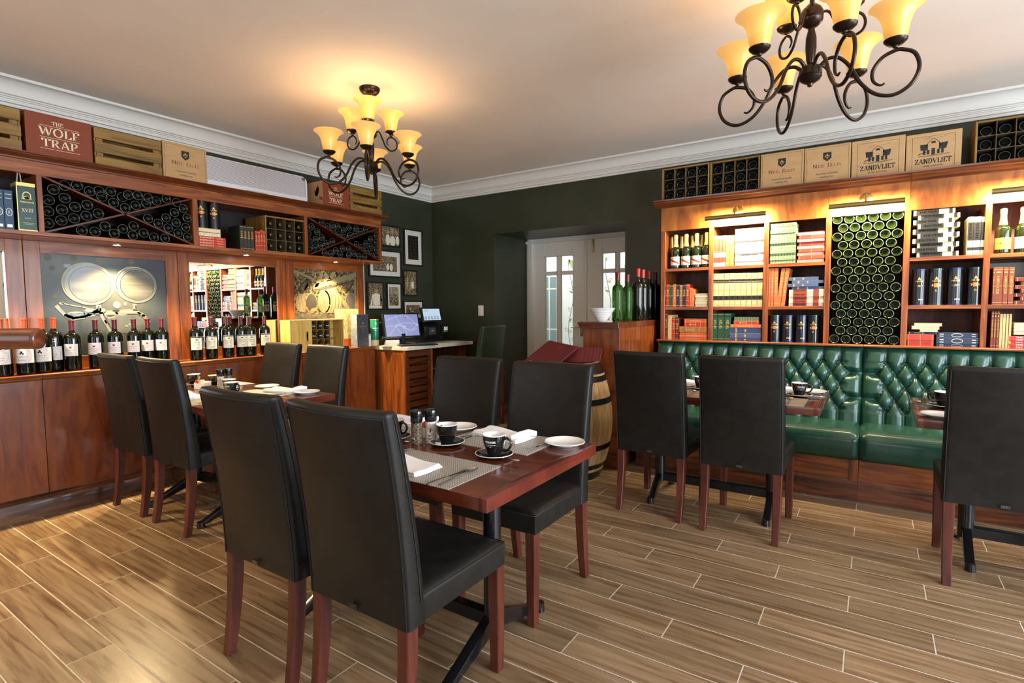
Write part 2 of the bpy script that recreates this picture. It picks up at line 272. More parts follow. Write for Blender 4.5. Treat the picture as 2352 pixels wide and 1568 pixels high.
# ---------------------------------------------------------------- lettering: a small serif alphabet drawn as thin flat shapes
_ = {'I': (.36, ['.18,0 .18,1'], [(.18, 0), (.18, 1)]), 'L': (.66, ['.18,0 .18,1', '.18,.03 .6,.03 .62,.25'], [(.18, 0), (.18, 1)]),
 'E': (.68, ['.18,0 .18,1', '.18,.97 .58,.97 .6,.78', '.18,.52 .48,.52', '.18,.03 .6,.03 .64,.25'], [(.12, 0), (.12, 1)]),
 'F': (.64, ['.18,0 .18,1', '.18,.97 .58,.97 .6,.76', '.18,.5 .48,.5'], [(.18, 0), (.12, 1)]),
 'T': (.76, ['.38,0 .38,1', '.05,.76 .06,.97 .7,.97 .71,.76'], [(.38, 0)]), 'H': (.86, ['.18,0 .18,1', '.68,0 .68,1', '.18,.5 .68,.5'], [(.18, 0), (.18, 1), (.68, 0), (.68, 1)]),
 'N': (.86, ['.16,0 .16,1', '.7,0 .7,1', '.16,1 .7,0'], [(.16, 0), (.12, 1), (.7, 1)]), 'M': (1.02, ['.14,0 .17,1', '.17,1 .51,.1', '.51,.1 .85,1', '.85,1 .88,0'], [(.14, 0), (.88, 0)]),
 'A': (.84, ['.1,0 .42,1', '.42,1 .76,0', '.22,.33 .64,.33'], [(.1, 0), (.76, 0)]), 'V': (.84, ['.08,1 .42,0', '.42,0 .76,1'], [(.1, 1), (.74, 1)]),
 'W': (1.14, ['.06,1 .34,0', '.34,0 .56,.9', '.56,1 .84,0', '.84,0 1.08,1'], [(.08, 1), (.56, 1), (1.06, 1)]), 'X': (.8, ['.1,1 .7,0', '.1,0 .7,1'], [(.1, 0), (.7, 0), (.1, 1), (.7, 1)]),
 'Y': (.78, ['.38,0 .38,.48', '.08,1 .38,.46', '.38,.46 .7,1'], [(.38, 0), (.1, 1), (.68, 1)]), 'Z': (.74, ['.08,.78 .1,.97 .66,.97', '!.64,.97 .08,.03', '.08,.03 .64,.03 .68,.24'], []),
 'K': (.82, ['.18,0 .18,1', '.2,.42 .66,1', '.34,.56 .72,0'], [(.18, 0), (.18, 1), (.66, 1), (.72, 0)]),
 'R': (.8, ['.18,0 .18,1', '.18,.97 @.36,.73,.24,.24,90,-90 .18,.49', '.36,.49 .72,0'], [(.18, 0), (.12, 1), (.74, 0)]),
 'P': (.7, ['.18,0 .18,1', '.18,.97 @.36,.71,.25,.26,90,-90 .18,.45'], [(.18, 0), (.12, 1)]), 'B': (.76, ['.18,0 .18,1', '.18,.97 @.36,.75,.22,.22,90,-90 .18,.53', '.36,.53 @.38,.28,.27,.25,90,-90 .18,.03'], [(.12, 0), (.12, 1)]),
 'D': (.86, ['.18,0 .18,1', '.18,.97 @.34,.5,.4,.47,90,-90 .18,.03'], [(.12, 0), (.12, 1)]), 'O': (.92, ['@.46,.5,.37,.5,90,450'], []),
 'Q': (.92, ['@.46,.5,.37,.5,90,450', '.45,.05 .8,-.2'], []), 'C': (.82, ['@.46,.5,.36,.49,50,310'], [(.72, .82)]), 'G': (.88, ['@.46,.5,.36,.49,50,320', '.74,.08 .74,.42'], [(.74, .44)]),
 'S': (.64, ['@.32,.75,.21,.22,30,250 @.32,.26,.22,.24,90,-150'], []), 'U': (.84, ['.16,1 .16,.35 @.42,.33,.26,.31,180,360 .68,1'], [(.16, 1), (.68, 1)]),
 'J': (.46, ['.26,1 .26,.1 .06,-.1'], [(.26, 1)]), '1': (.4, ['.2,0 .2,1'], [(.2, 0)]), '0': (.66, ['@.33,.5,.25,.49,90,450'], []), '8': (.62, ['@.31,.74,.19,.23,90,450', '@.31,.26,.23,.25,90,450'], []),
 '2': (.62, ['@.3,.73,.2,.24,160,-40 .08,.03 .56,.03'], []), '6': (.62, ['.5,.98 .14,.5 @.32,.28,.22,.26,160,520'], []), '3': (.6, ['@.28,.75,.2,.22,150,-90', '@.28,.27,.23,.26,90,-150'], []),
 '5': (.6, ['.52,.97 .16,.97 .14,.55', '@.28,.3,.24,.28,120,-150'], []), '.': (.26, ['.1,.03 .17,.03'], []), ' ': (.4, [], [])}
def _poly(sp):
    out = []
    for tk in sp.split():
        if tk[0] == '@':
            cx, cy, a, b, t0, t1 = map(float, tk[1:].split(','))
            n = max(6, int(abs(t1-t0)/24))
            out += [(cx+a*math.cos(math.radians(t0+(t1-t0)*i/n)), cy+b*math.sin(math.radians(t0+(t1-t0)*i/n))) for i in range(n+1)]
        else: out.append(tuple(map(float, tk.split(','))))
    return out
def letters(text, size, cx=0, cy=0, bold=1, gap=.06, width=None, serif=True):
    """quads of the text, centred on cx with its baseline at cy"""
    x = 0; q = []; T, t = .155*bold, .06*bold
    for ch in text:
        small = ch.islower(); ch = ch.upper(); s = .78 if small else 1
        wd, st, se = _.get(ch, _[' '])
        for sp in st:
            fl = sp[0] == '!'; p = _poly(sp.lstrip('!'))
            for (ax, ay), (bx, by) in zip(p, p[1:]):
                dx, dy = bx-ax, by-ay; l = math.hypot(dx, dy) or 1e-6
                th = t + (T-t)*abs(dy)/l**1
                if fl: th = T
                elif len(p) == 2 and dx*dy > 1e-3: th = t*1.1
                nx, ny = -dy/l*th/2, dx/l*th/2; ex, ey = dx/l*.012, dy/l*.012
                q.append([(x+s*u, s*v) for u, v in ((ax+nx-ex, ay+ny-ey), (ax-nx-ex, ay-ny-ey), (bx-nx+ex, by-ny+ey), (bx+nx+ex, by+ny+ey))])
        if serif:
            for sx, sy in se:
                y0, y1 = (0, .05) if sy < .5 else (sy-.05, sy)
                q.append([(x+s*u, s*v) for u, v in ((sx-.15, y0), (sx+.15, y0), (sx+.15, y1), (sx-.15, y1))])
        x += s*(wd+gap)
    k = size if width is None else width/max(x, .1)
    ky = size if width is None else min(size, k*1.3)
    return [[(cx+(u-x/2)*k, cy+v*ky) for u, v in p] for p in q]
def disc(cx, cy, a, b=None, n=20): b = b or a; return [(cx+a*math.cos(2*PI*i/n), cy+b*math.sin(2*PI*i/n)) for i in range(n)]
def ring(cx, cy, a, b, t, n=24, a0=0, a1=360):
    P = lambda r, s, i: (cx+r*math.cos(math.radians(a0+(a1-a0)*i/n)), cy+s*math.sin(math.radians(a0+(a1-a0)*i/n)))
    return [[P(a, b, i), P(a, b, i+1), P(a-t, b-t, i+1), P(a-t, b-t, i)] for i in range(n)]
def rect(x0, y0, x1, y1): return [(x0, y0), (x1, y0), (x1, y1), (x0, y1)]
def frame_lines(x0, y0, x1, y1, t): return [rect(x0, y0, x1, y0+t), rect(x0, y1-t, x1, y1), rect(x0, y0, x0+t, y1), rect(x1-t, y0, x1, y1)]
def line(x0, y0, x1, y1, t):
    l = math.hypot(x1-x0, y1-y0) or 1; nx, ny = -(y1-y0)/l*t/2, (x1-x0)/l*t/2
    return [(x0+nx, y0+ny), (x0-nx, y0-ny), (x1-nx, y1-ny), (x1+nx, y1+ny)]
def stroke(pts, t): return [line(*a, *b, t) for a, b in zip(pts, pts[1:])]
def decal(parent, polys, fr, m, name='lettering', lift=.0006):
    if getattr(fr, 'curved', 0):      # let wide pieces follow the curve
        out = []
        for p in polys:
            us = [q[0] for q in p]; n = int((max(us)-min(us))/.006)+1
            if len(p) == 4 and n > 1:
                a, b, c, d = p; L = lambda s, t, k: (s[0]+(t[0]-s[0])*k, s[1]+(t[1]-s[1])*k)
                if abs(b[0]-a[0]) < abs(c[0]-b[0]): a, b, c, d = b, c, d, a
                out += [[L(a, b, i/n), L(a, b, (i+1)/n), L(d, c, (i+1)/n), L(d, c, i/n)] for i in range(n)]
            else: out.append(p)
        polys = out
    """flat print: polys (u,v) mapped by fr(u,v,lift)"""
    g = G()
    for p in polys: g.add([fr(u, v, lift) for u, v in p], [tuple(range(len(p)))])
    o = g.build(name, m, parent, smooth=.1, fix=False); return o
def fX(x): return lambda u, v, d: (x+d, u, v)          # print on a face looking +x: u along y
def fY(y): return lambda u, v, d: (u, y-d, v)          # print on a face looking -y
def cylf(r, r_ang=-PI/2): # print wrapped on a cylinder, centred on angle
    f = lambda u, v, d: ((r+d)*math.cos(r_ang+u/r), (r+d)*math.sin(r_ang+u/r), v)
    f.curved = 1; return f
def wrap(r, ang0, w, z0, z1, n=8):
    return [[(-w/2+w*i/n, z0), (-w/2+w*(i+1)/n, z0), (-w/2+w*(i+1)/n, z1), (-w/2+w*i/n, z1)] for i in range(n)]
def script(parent, txt, size, fr_mat, m, name='lettering'):
    cu = bpy.data.curves.new(name, 'FONT'); cu.body = txt; cu.size = size; cu.shear = .35; cu.align_x = 'CENTER'
    cu.materials.append(m); tmp = bpy.data.objects.new('tmp', cu); C.objects.link(tmp); me = bpy.data.meshes.new_from_object(tmp.evaluated_get(bpy.context.evaluated_depsgraph_get()))
    bpy.data.objects.remove(tmp); o = inst(name, me, parent); o.matrix_local = fr_mat; return o
MX = Matrix(((0, 0, 1, 0), (1, 0, 0, 0), (0, 1, 0, 0), (0, 0, 0, 1)))     # text facing +x
MY = Matrix(((1, 0, 0, 0), (0, 0, -1, 0), (0, 1, 0, 0), (0, 0, 0, 1)))    # text facing -y

# ---------------------------------------------------------------- the room
XL, YB, ZC = -4.63, 5.15, 2.76
DX0, DX1, DZ, DY = -3.677, -2.072, 2.14, 5.90
struct(G().box(XL-.2, -2.6, 0, XL, YB+.2, ZC+.1).build('wall_left', green_wall))
wb = G().box(XL, YB, 0, DX0, DY, ZC+.1).box(DX1, YB, 0, 3.4, DY, ZC+.1).box(DX0, YB, DZ, DX1, DY, ZC+.1)
struct(wb.build('wall_back', green_wall))
struct(G().box(XL-.2, -2.6, ZC, 3.4, YB+.2, ZC+.15).build('ceiling', ceil_m))
g = G()
for a, b in ((-4.83, -3.85), (-1.95, -.35), (1.55, 3.4)): g.box(a, -2.6, 0, b, -2.4, ZC+.1)
for a, b in ((-3.85, -1.95), (-.35, 1.55)): g.box(a, -2.6, 0, b, -2.4, .55); g.box(a, -2.6, 2.35, b, -2.4, ZC+.1)
cream_wall = mat('cream_wall_paint', (.62, .56, .47), .6)
struct(g.build('wall_front', cream_wall))
g = G().box(3.2, -2.6, 0, 3.4, .1, ZC+.1).box(3.2, 2.3, 0, 3.4, 2.9, ZC+.1).box(3.2, 4.3, 0, 3.4, YB, ZC+.1).box(3.2, 2.9, 0, 3.4, 4.3, .55).box(3.2, 2.9, 2.35, 3.4, 4.3, ZC+.1).box(3.2, .1, 0, 3.4, 2.3, .55).box(3.2, .1, 2.35, 3.4, 2.3, ZC+.1)
struct(g.build('wall_right', cream_wall))
for i, (a, b) in enumerate(((-3.85, -1.95), (-.35, 1.55))):
    g = G()
    for u in (a, a+.6, b-.66, b-.06): g.box(u, -2.52, .55, u+.06, -2.46, 2.35)
    for v in (.55, 1.72, 2.29): g.box(a, -2.52, v, b, -2.46, v+.06)
    struct(g.build('window_%d' % (i+1), white_p))
g = G()
for u in (.1, .8, 1.54, 2.24): g.box(3.27, u, .55, 3.33, u+.06, 2.35)
for v in (.55, 1.72, 2.29): g.box(3.27, .1, v, 3.33, 2.3, v+.06)
struct(g.build('window_3', white_p))
g = G()
for u in (2.9, 3.57, 4.24): g.box(3.27, u, .55, 3.33, u+.06, 2.35)
for v in (.55, 1.72, 2.29): g.box(3.27, 2.9, v, 3.33, 4.3, v+.06)
struct(g.build('window_4', white_p))
# cornice
prof = [(0, 2.60), (.018, 2.60), (.022, 2.618), (.036, 2.620), (.040, 2.640), (.046, 2.642), (.046, 2.650), (.054, 2.652), (.054, 2.660), (.066, 2.664), (.066, 2.668)]
prof += [(.066+.064*(1-math.cos(a*PI/2)), 2.668+.074*math.sin(a*PI/2)) for a in (.15, .35, .55, .75, .9, 1)] + [(.138, 2.744), (.138, ZC), (0, ZC)]
vs = []; fs = []; n = len(prof)
for o, z in prof: vs += [(XL+o, -2.4, z), (XL+o, YB-o, z), (3.2, YB-o, z)]
for i in range(n):
    j = (i+1) % n
    for k in range(2): fs.append((i*3+k, j*3+k, j*3+k+1, i*3+k+1))
struct(G().add(vs, fs).build('trim_1', corn_m, smooth=.35))
# floor of wood-look tiles, 0.15 x 0.888, joints stepping by a third
fl = struct(G().box(XL-.1, -2.5, -.06, 3.3, DY+.02, -.0008).box(-6.2, DY+.02, -.06, -1, 8.9, -.0008).build('floor', grout))
tile = G().box(.0019, .0019, -.01, .8861, .1481, .0).mesh('tile', floor_tile, bevel=.0012)
rest = G()
def seen(x, y):
    a = math.degrees(math.atan2(x, y)) if y > -.3 else -180
    return y > .1 and -80 < a < 13
for r in range(-22, 54):
    y0 = .822+.15*r; x0 = (-.94, -.352, -.655)[r % 3]
    for k in range(-7, 6):
        xa = x0+.888*k; xb = xa+.888
        if y0 > 5.15: lo, hi = (DX0, DX1) if y0 < DY else (-6.1, -1.1)
        else: lo, hi = (-4.62, 3.2)
        if xb < lo+.02 or xa > hi-.02: continue
        vis = y0 < 4.3 and any(seen(x, y) for x in (xa, xb, (xa+xb)/2) for y in (y0, y0+.15)) and math.hypot(xa+.44, y0) > .9 and xb > -4.4
        if xa > lo-.01 and xb < hi+.01 and vis: inst('tile', tile, fl, (xa, y0, 0))
        else:
            a, b = max(xa, lo), min(xb, hi)
            if b-a > .03:
                if vis: G().box(.0022, .0022, -.01, b-a-.0022, .1478, 0).build('tile', floor_tile, fl, (a, y0, 0), bevel=.0012)
                else: rest.box(a+.0022, y0+.0022, -.01, b-.0022, y0+.1478, 0)
o = rest.build('tiles', floor_tile, fl); o['kind'] = 'stuff'
# skirting inside the deep doorway
g = G().prism([(0, 0), (.02, 0), (.02, .085), (.013, .10), (.013, .115), (.006, .13), (0, .13)], YB, DY, lambda u, v, d: (DX0+u, d, v))
struct(g.build('baseboard_left', skirt_y)); 
g = G().prism([(0, 0), (.02, 0), (.02, .085), (.013, .10), (.013, .115), (.006, .13), (0, .13)], -3.94, DX0, lambda u, v, d: (d, YB-u, v))
struct(g.build('baseboard_back', skirt_x))
# double door with glazed panels
pane_m = mat('door_glass', (.9, .97, .95), .02, trans=1, ior=1.05)
def door_leaf(name, x0, x1, panes):
    zb, zt = .02, 2.085; root = None; g = G()
    (a0, a1), (b0, b1) = panes
    y0, y1 = DY-.03, DY+.015
    g.box(x0, y0, zb, a0, y1, zt).box(b1, y0, zb, x1, y1, zt).box(a0, y0, 1.915, b1, y1, zt).box(a0, y0, zb, b1, y1, .62)
    g.box(a1, y0, .62, b0, y1, 1.915).box(a0, y0, 1.69, a1, y1, 1.722).box(b0, y0, 1.69, b1, y1, 1.722)
    o = struct(g.build(name, white_p, bevel=.003))
    for p, q in ((a0, a1), (b0, b1)):
        for u, v in ((.62, 1.69), (1.722, 1.915)):
            G().box(p, DY-.008, u, q, DY-.004, v).build('pane', pane_m, o)
            g = G()
            for r in frame_lines(p-.004, u-.004, q+.004, v+.004, .012): g.prism(r, 0, .008, lambda a, b, d: (a, y0+.004-d, b))
            g.build('glazing_bead', white_p, o)
    return o
d1 = door_leaf('door_1', -3.585, -2.862, ((-3.415, -3.238), (-3.194, -3.016)))
d2 = door_leaf('door_2', -2.852, -2.13, ((-2.645, -2.472), (-2.435, -2.26)))
G().box(-2.862, DY-.045, .03, -2.835, DY-.03, 2.08).build('astragal', white_p, d1, bevel=.003)
struct(G().prism([(0, 0), (0, .035), (.02, .035), (.02, .05), (.055, .06), (.092, .06), (.092, 0)], 0, DZ, lambda u, v, d: (DX0+u, DY-v, d)).build('trim_2', white_p))
struct(G().prism([(0, 0), (0, .035), (.02, .035), (.02, .05), (.055, .06), (.055, 0)], DX0, DX1, lambda u, v, d: (d, DY-v, DZ-u)).build('trim_3', white_p))
struct(G().box(DX1-.055, DY-.06, 0, DX1, DY, DZ).build('trim_4', white_p))
t = thing('door_bolt', 'brass sliding bolt at the head of the right-hand white door', 'bolt', (-2.757, DY-.03, 1.935))
G().box(-.018, -.006, 0, .018, 0, .165).build('plate', brass, t, bevel=.001)
G().cyl(0, -.012, .02, .175, .006, 10).cyl(0, -.012, .03, .05, .011, 10).build('rod', steel, t)
t = thing('door_lever', 'small brass lever handle on the white door beside the low cabinet', 'handle', (-2.90, DY-.046, 1.03))
G().box(-.016, -.006, -.09, .016, 0, .09).build('plate', brass, t, bevel=.002)
G().tube([(0, -.005, .02), (0, -.045, .02), (-.02, -.05, .02), (-.12, -.05, .022)], .007).build('lever', brass, t)
# hall beyond the doors
hall = mat('white_hall_paint', (.80, .80, .76), .6)
struct(G().box(-6.2, 8.5, 0, -1.2, 8.6, 2.7).box(-6.3, DY, 0, -6.2, 8.6, 2.7).box(-1.2, DY, 0, -1.1, 8.6, 2.7).box(-6.3, DY, 2.6, -1.1, 8.6, 2.7).build('wall_hall', hall))
struct(G().prism([(0, 2.45), (.02, 2.45), (.03, 2.5), (.1, 2.6), (0, 2.6)], -6.2, -1.2, lambda u, v, d: (d, 8.5-u, v)).build('trim_5', corn_m))
gp = mat('grey_frosted_glass', (.20, .27, .27), .25)
g = G().box(-4.97, 8.44, 0, -4.62, 8.5, 1.98)
o = struct(g.build('door_3', white_p, bevel=.003))
for a, b in ((-4.92, -4.84), (-4.80, -4.68)):
    for u, v in ((.5, .88), (.92, 1.60), (1.64, 1.82)): G().box(a, 8.43, u, b, 8.445, v).build('pane', gp, o)
# botanical line drawings printed on the hall wall
ink = mat('grey_ink', (.10, .11, .12), .7); lf = mat('pale_green_ink', (.32, .42, .16), .7); tl = mat('teal_ink', (.04, .28, .26), .7); pk = mat('peach_ink', (.75, .50, .30), .7)
root = None
def leaf(x, z, a, l, wd):
    c, s = math.cos(a), math.sin(a)
    return [(x+c*u*l-s*v*wd, z+s*u*l+c*v*wd) for u, v in ((0, 0), (.25, .42), (.6, .5), (1, 0), (.6, -.5), (.25, -.42))]
inks = [[], [], [], []]
for bx in (-4.42, -4.05, -3.72, -3.3, -2.8):
    pts = [(bx+.05*math.sin(k*.9+bx), .35+.17*k) for k in range(11)]
    inks[0] += stroke(pts, .008)
    for k, (px, pz) in enumerate(pts[1:]):
        a = (.7 if k % 2 else 2.4)+random.uniform(-.3, .3)
        P = leaf(px, pz, a, random.uniform(.07, .13), .045); inks[0] += stroke(P+[P[0]], .004)
        if k % 3 == 0: inks[1].append(leaf(px, pz, a+.5, .08, .04))
        if k % 5 == 2: inks[3].append(disc(px+.04, pz, .03, n=8))
inks[2] += [leaf(-4.30, 1.80, .4, .16, .09), leaf(-4.36, 1.75, 1.0, .14, .05)]
inks[1] += [leaf(-4.46, 2.12, -.9, .26, .10), leaf(-4.2, 2.0, -.4, .24, .09)]
t = thing('botanical_mural', 'botanical mural of grey stems and leaves on white hall wall', 'mural', (0, 8.499, 0))
for m_, q in zip((ink, lf, tl, pk), inks): decal(t, q, lambda u, v, d: (u, -d*2, v), m_, 'drawing')
# light switch
t = thing('light_switch', 'white light switch plate on the dark green wall', 'switch', (-3.872, YB, 1.258))
G().box(-.037, -.009, -.062, .037, 0, .062).build('plate', white_p, t, bevel=.006, seg=2)
for k in (-1, 0, 1): G().box(-.016, -.013, k*.03-.012, .016, -.008, k*.03+.012).build('rocker', white_p, t, bevel=.001)
# ---------------------------------------------------------------- bottles
def bottle_prof(R, H, neck=.0145, sh=.62, punt=True):
    p = [(0, .030), (R*.35, .024), (R*.62, .010), (R*.76, .002), (R*.83, 0), (R*.90, .0008), (R*.97, .005), (R, .012), (R, H*sh)]
    p += [(neck+(R-neck)*math.cos(a*PI/2)**.8, H*sh+H*.13*math.sin(a*PI/2)) for a in (.2, .4, .6, .8, .93)]
    return p + [(neck, H*(sh+.17)), (neck, H*.985), (neck*.8, H)]
def ring_mesh(R, H, m, mr, n=20):
    g = G().lathe(bottle_prof(R, H), n); g.m = [1 if 4*n <= i < 5*n or 3*n <= i < 4*n and 0 else 0 for i in range(len(g.f))]
    return g.mesh('wine_bottle', [m, mr], smooth=.7)
def bottle_mesh(name, R, H, m, **k): return G().lathe(bottle_prof(R, H, **k), 24).mesh(name, m, smooth=.7)
def capsule(R, z0, z1, m, n=16):
    return G().lathe([(R*.9, z0), (R*1.02, z0), (R*1.04, z1-.012), (R*1.16, z1-.011), (R*1.16, z1-.003), (R*.9, z1)], n).mesh('capsule', m, smooth=.7)
cap_red = mat('orange_foil', (.42, .07, .02), .35, .2); cap_mar = mat('maroon_foil', (.13, .012, .018), .35, .2); cap_dark = mat('plum_foil', (.085, .012, .010), .35, .2)
cap_gold = mat('gold_capsule', (.80, .60, .22), .28, .6)
lab_w = mat('white_label', (.74, .71, .68), .6); lab_c = mat('cream_label', (.76, .72, .56), .6)
def mark_berry(cx, cz, s): return [disc(cx+a*s, cz+b*s, s*.36, n=8) for a, b in ((-.5, .4), (.5, .4), (0, 0), (-.35, -.1), (.35, -.1), (0, -.55))]
def make_bottle(kind):
    R, H, cap = {'j': (.050, .352, cap_red), 'b': (.0455, .335, cap_mar), 'z': (.0455, .337, cap_dark)}[kind]
    t = thing('wine_bottle', '', 'bottle')
    inst('glass', bottle_mesh('wine_bottle', R, H, gls), t); inst('capsule', capsule(.0145, H*.80, H+.001, cap), t)
    lm, z0, z1, wd = {'j': (lab_w, .075, .165, R*2.5), 'b': (lab_w, .098, .178, R*1.9), 'z': (lab_c, .082, .185, R*1.9)}[kind]
    f = cylf(R+.0006, 0)
    lb = decal(t, wrap(R, 0, wd, z0, z1), f, lm, 'label', .0003)
    if kind == 'j':
        decal(lb, ring(.0, .12, .052, .040, .0015)+ring(-.01, .12, .06, .05, .001), f, mat('faint_ink', (.5, .42, .3), .6), 'ornament', .0008)
        decal(lb, letters('Jacobsdal', .010, 0, .110, .8, width=.062), f, red_t, 'lettering', .0012)
        decal(lb, [disc(0, .142, .006, .008, 8), disc(-.006, .134, .005, n=8), disc(.007, .133, .005, n=8), rect(-.03, .1, .03, .1012), rect(-.022, .092, .022, .0935)], f, black_t, 'emblem', .0012)
        decal(t, ring(0, .205, .026, .013, .003), f, gold, 'oval_emblem', .0006)
        decal(t, letters('Wine', .007, 0, .202), f, gold, 'oval_lettering', .0006)
    if kind == 'b':
        decal(lb, mark_berry(.002, .155, .009), f, red_t, 'emblem', .0010)
        decal(lb, letters('Beyerskloof', .0075, 0, .134, .8, width=.054), f, red_t, 'lettering', .0010)
        decal(lb, [rect(-.02, .124, .02, .1252), rect(-.012, .118, .012, .119), rect(-.03, .106, .03, .1068)], f, black_t, 'fine_print', .0010)
    if kind == 'z':
        decal(lb, [rect(-wd/2, .176, wd/2, .183)], f, black_t, 'band', .0010)
        decal(lb, letters('Zandvliet', .0105, 0, .136, .9, width=.054)+[rect(-.02, .128, .02, .1292), rect(-.026, .12, .026, .1212)], f, black_t, 'lettering', .0010)
        decal(lb, [disc(0, .162, .009, .004, 8), rect(-.016, .157, .016, .1585), disc(.006, .098, .012, .0025, 8)], f, black_t, 'emblem', .0010)
    return t
LCOUNT = {}
LNAME = {'j': 'large wine bottle with orange capsule and white script label', 'b': 'wine bottle with maroon capsule and plain white label', 'z': 'wine bottle with plum capsule and cream label'}
WHERE = {'j': 'at left end of ledge', 'b': 'before first poster', 'z': 'before mirror'}
protos = {}
for g_, y, x in LEDGE:
    k = LCOUNT[g_] = LCOUNT.get(g_, 0)+1
    lb = '%s, %s from left %s' % ({'j': 'magnum with orange capsule and white script label', 'b': 'maroon-capped wine bottle with white label', 'z': 'plum-capped wine bottle with cream label'}[g_], ORD[k-1], WHERE[g_])
    if g_ not in protos: o = protos[g_] = make_bottle(g_); o.location = (x, y, .90); o['label'] = lb; o['group'] = 'wine bottles on the left ledge'
    else: o = dup(protos[g_], (x, y, .90), lb)
    o.rotation_euler.z = -math.atan2(0-x, 0-y)*0 + (-.62 if g_ != 'z' else -.35) + .05*math.sin(k*3)
# ---------------------------------------------------------------- panelled counter along the left wall
Y0, Y1 = -1.6, 3.93
t = thing('wood_counter', 'long mahogany panelled counter with bottle ledge along left wall', 'counter', (-4.498, 0, 0))
mods = [(-1.6, -.70), (-.70, .24), (.24, 1.18), (1.18, 2.115), (2.115, 3.058), (3.058, 3.93)]
for a, b in mods: G().box(-.13, a+.0015, .12, .132, b-.0015, .862).build('panel', ply, t, bevel=.001)
P = [(.14, 0), (.158, 0), (.158, .10), (.152, .112), (.158, .118), (.15, .128), (.140, .132), (.13, .14), (.13, 0)]
G().prism(P, Y0, Y1, lambda u, v, d: (u, d, v)).build('skirting', skirt_y, t)
for a, b in mods: G().prism([(-.13, .862), (.128, .862), (.138, .87), (.14, .882), (.150, .886), (.152, .896), (.148, .90), (-.13, .90)], a+.0008, b-.0008, lambda u, v, d: (u, d, v)).build('ledge', wy, t, bevel=.0008)
# upright frames with posters and mirrors
t = thing('panel_screen', 'mahogany wall frames standing above the bottle ledge', 'wall panelling', (-4.575, 0, 0))
for a, b in ((-.70, .24), (.24, 1.18), (1.18, 2.115), (2.115, 3.058), (3.058, 3.99)):
    for u, v in ((a+.0015, a+.086), (b-.088, b-.0015)): G().box(-.05, u, .90, 0, v, 1.757).build('stile', wz, t, bevel=.002)
    G().box(-.05, a+.086, 1.68, -.001, b-.088, 1.757).build('top_rail', wy, t, bevel=.001)
    G().box(-.05, a+.086, .90, -.001, b-.088, .985).build('bottom_rail', wy, t, bevel=.001)
G().box(-.05, 3.99, .90, .002, 3.997, 1.757).build('edge_strip', white_p, t)
for i, (a, b) in enumerate(((.326, 1.094), (2.201, 2.970))):
    o = G().box(-.008, a, .985, 0, b, 1.68).build('wall_mirror', mirror, None, (-4.586, 0, 0))
    tag(o, ('frameless mirror at the far left edge of wall', 'wall mirror reflecting the bookcase behind cream-label bottles')[i], 'mirror')
# first poster: two barrel heads seen as a motorcycle's headlamps, flat print
pg = noisy('poster_grey_print', [(.3, (.022, .032, .042)), (.55, (.050, .062, .066)), (.75, (.10, .10, .085))], (1, 1.2, 1.6), 2.2, 2, .45, coat=.08, rnd=False)
t = thing('barrel_poster', 'grey poster of two barrel heads mounted like chrome motorcycle headlamps', 'poster', (-4.59, 0, 0))
G().box(-.01, 1.266, .985, 0, 2.027, 1.68).build('sheet', pg, t)
f = fX(.001); V = lambda k: (lambda u, v, d: (d+k, u, v))
bok = mat('print_amber', (.085, .080, .058), .5); sil = mat('print_silver', (0.18, 0.174, 0.132), .35, coat=.5); drk = mat('print_dark', (.02, .025, .025), .4, coat=.5); mid = mat('print_grey', (0.12, 0.132, 0.12), .4, coat=.5)
head = noisy('print_barrel_head', [(.35, (.07, .07, .06)), (.55, (.11, .11, .095)), (.7, (.16, .16, .135))], (1, 1, 16), 1.5, 3, .35, coat=.5, rnd=False)
decal(t, [disc(1.31, 1.655, .022, n=14), disc(1.45, 1.66, .018, n=14), disc(1.60, 1.65, .024, n=14), disc(1.33, 1.585, .016, n=14), disc(1.33, 1.40, .016, n=10), disc(1.80, 1.655, .02, n=14)], V(.0005), bok, 'bokeh')
pale = mat('print_pale', (0.3, 0.288, 0.204), .35); tank = noisy('print_tank', [(.4, (.06, .075, .075)), (.6, (.12, .13, .12))], (1, 3, 3), 2, 2, .4, coat=.4, rnd=False)
Wp = lambda x, y: (1.535+(x-480)*.00068, 1.482-(y-300)*.00072)
def pl(pts, w): return stroke([Wp(*q) for q in pts], w*.0007)+[disc(*Wp(*q), w*.00035, n=8) for q in pts[1:-1]]
def el(x, y, a, b, n=18): return disc(*Wp(x, y), a*.00068, b*.00072, n)
decal(t, [[Wp(*q) for q in ((600, 790), (620, 640), (700, 610), (900, 605), (985, 670), (1000, 790))]], V(.0007), tank, 'tank')
decal(t, pl([(190, 505), (265, 600), (330, 632), (430, 610), (500, 570), (560, 560)], 34)+pl([(560, 575), (600, 670), (665, 800)], 40)+pl([(890, 555), (960, 610), (1015, 690)], 34)+[el(350, 600, 90, 38), el(470, 575, 60, 40), el(650, 595, 70, 40), el(820, 580, 130, 36), el(560, 560, 50, 30)]+pl([(545, 500), (545, 560)], 44)+pl([(880, 490), (880, 560)], 40), V(.0009), sil, 'chrome_parts')
decal(t, pl([(215, 520), (280, 590), (360, 610), (440, 590)], 9)+pl([(400, 560), (500, 590), (560, 600)], 12)+pl([(585, 600), (625, 690), (680, 800)], 12)+[el(350, 585, 60, 8), el(655, 610, 50, 10), el(830, 600, 90, 8), el(545, 535, 10, 26, 8), el(890, 525, 8, 24, 8), el(300, 130, 34, 18), el(700, 560, 34, 12)], V(.0012), drk, 'chrome_shadows')
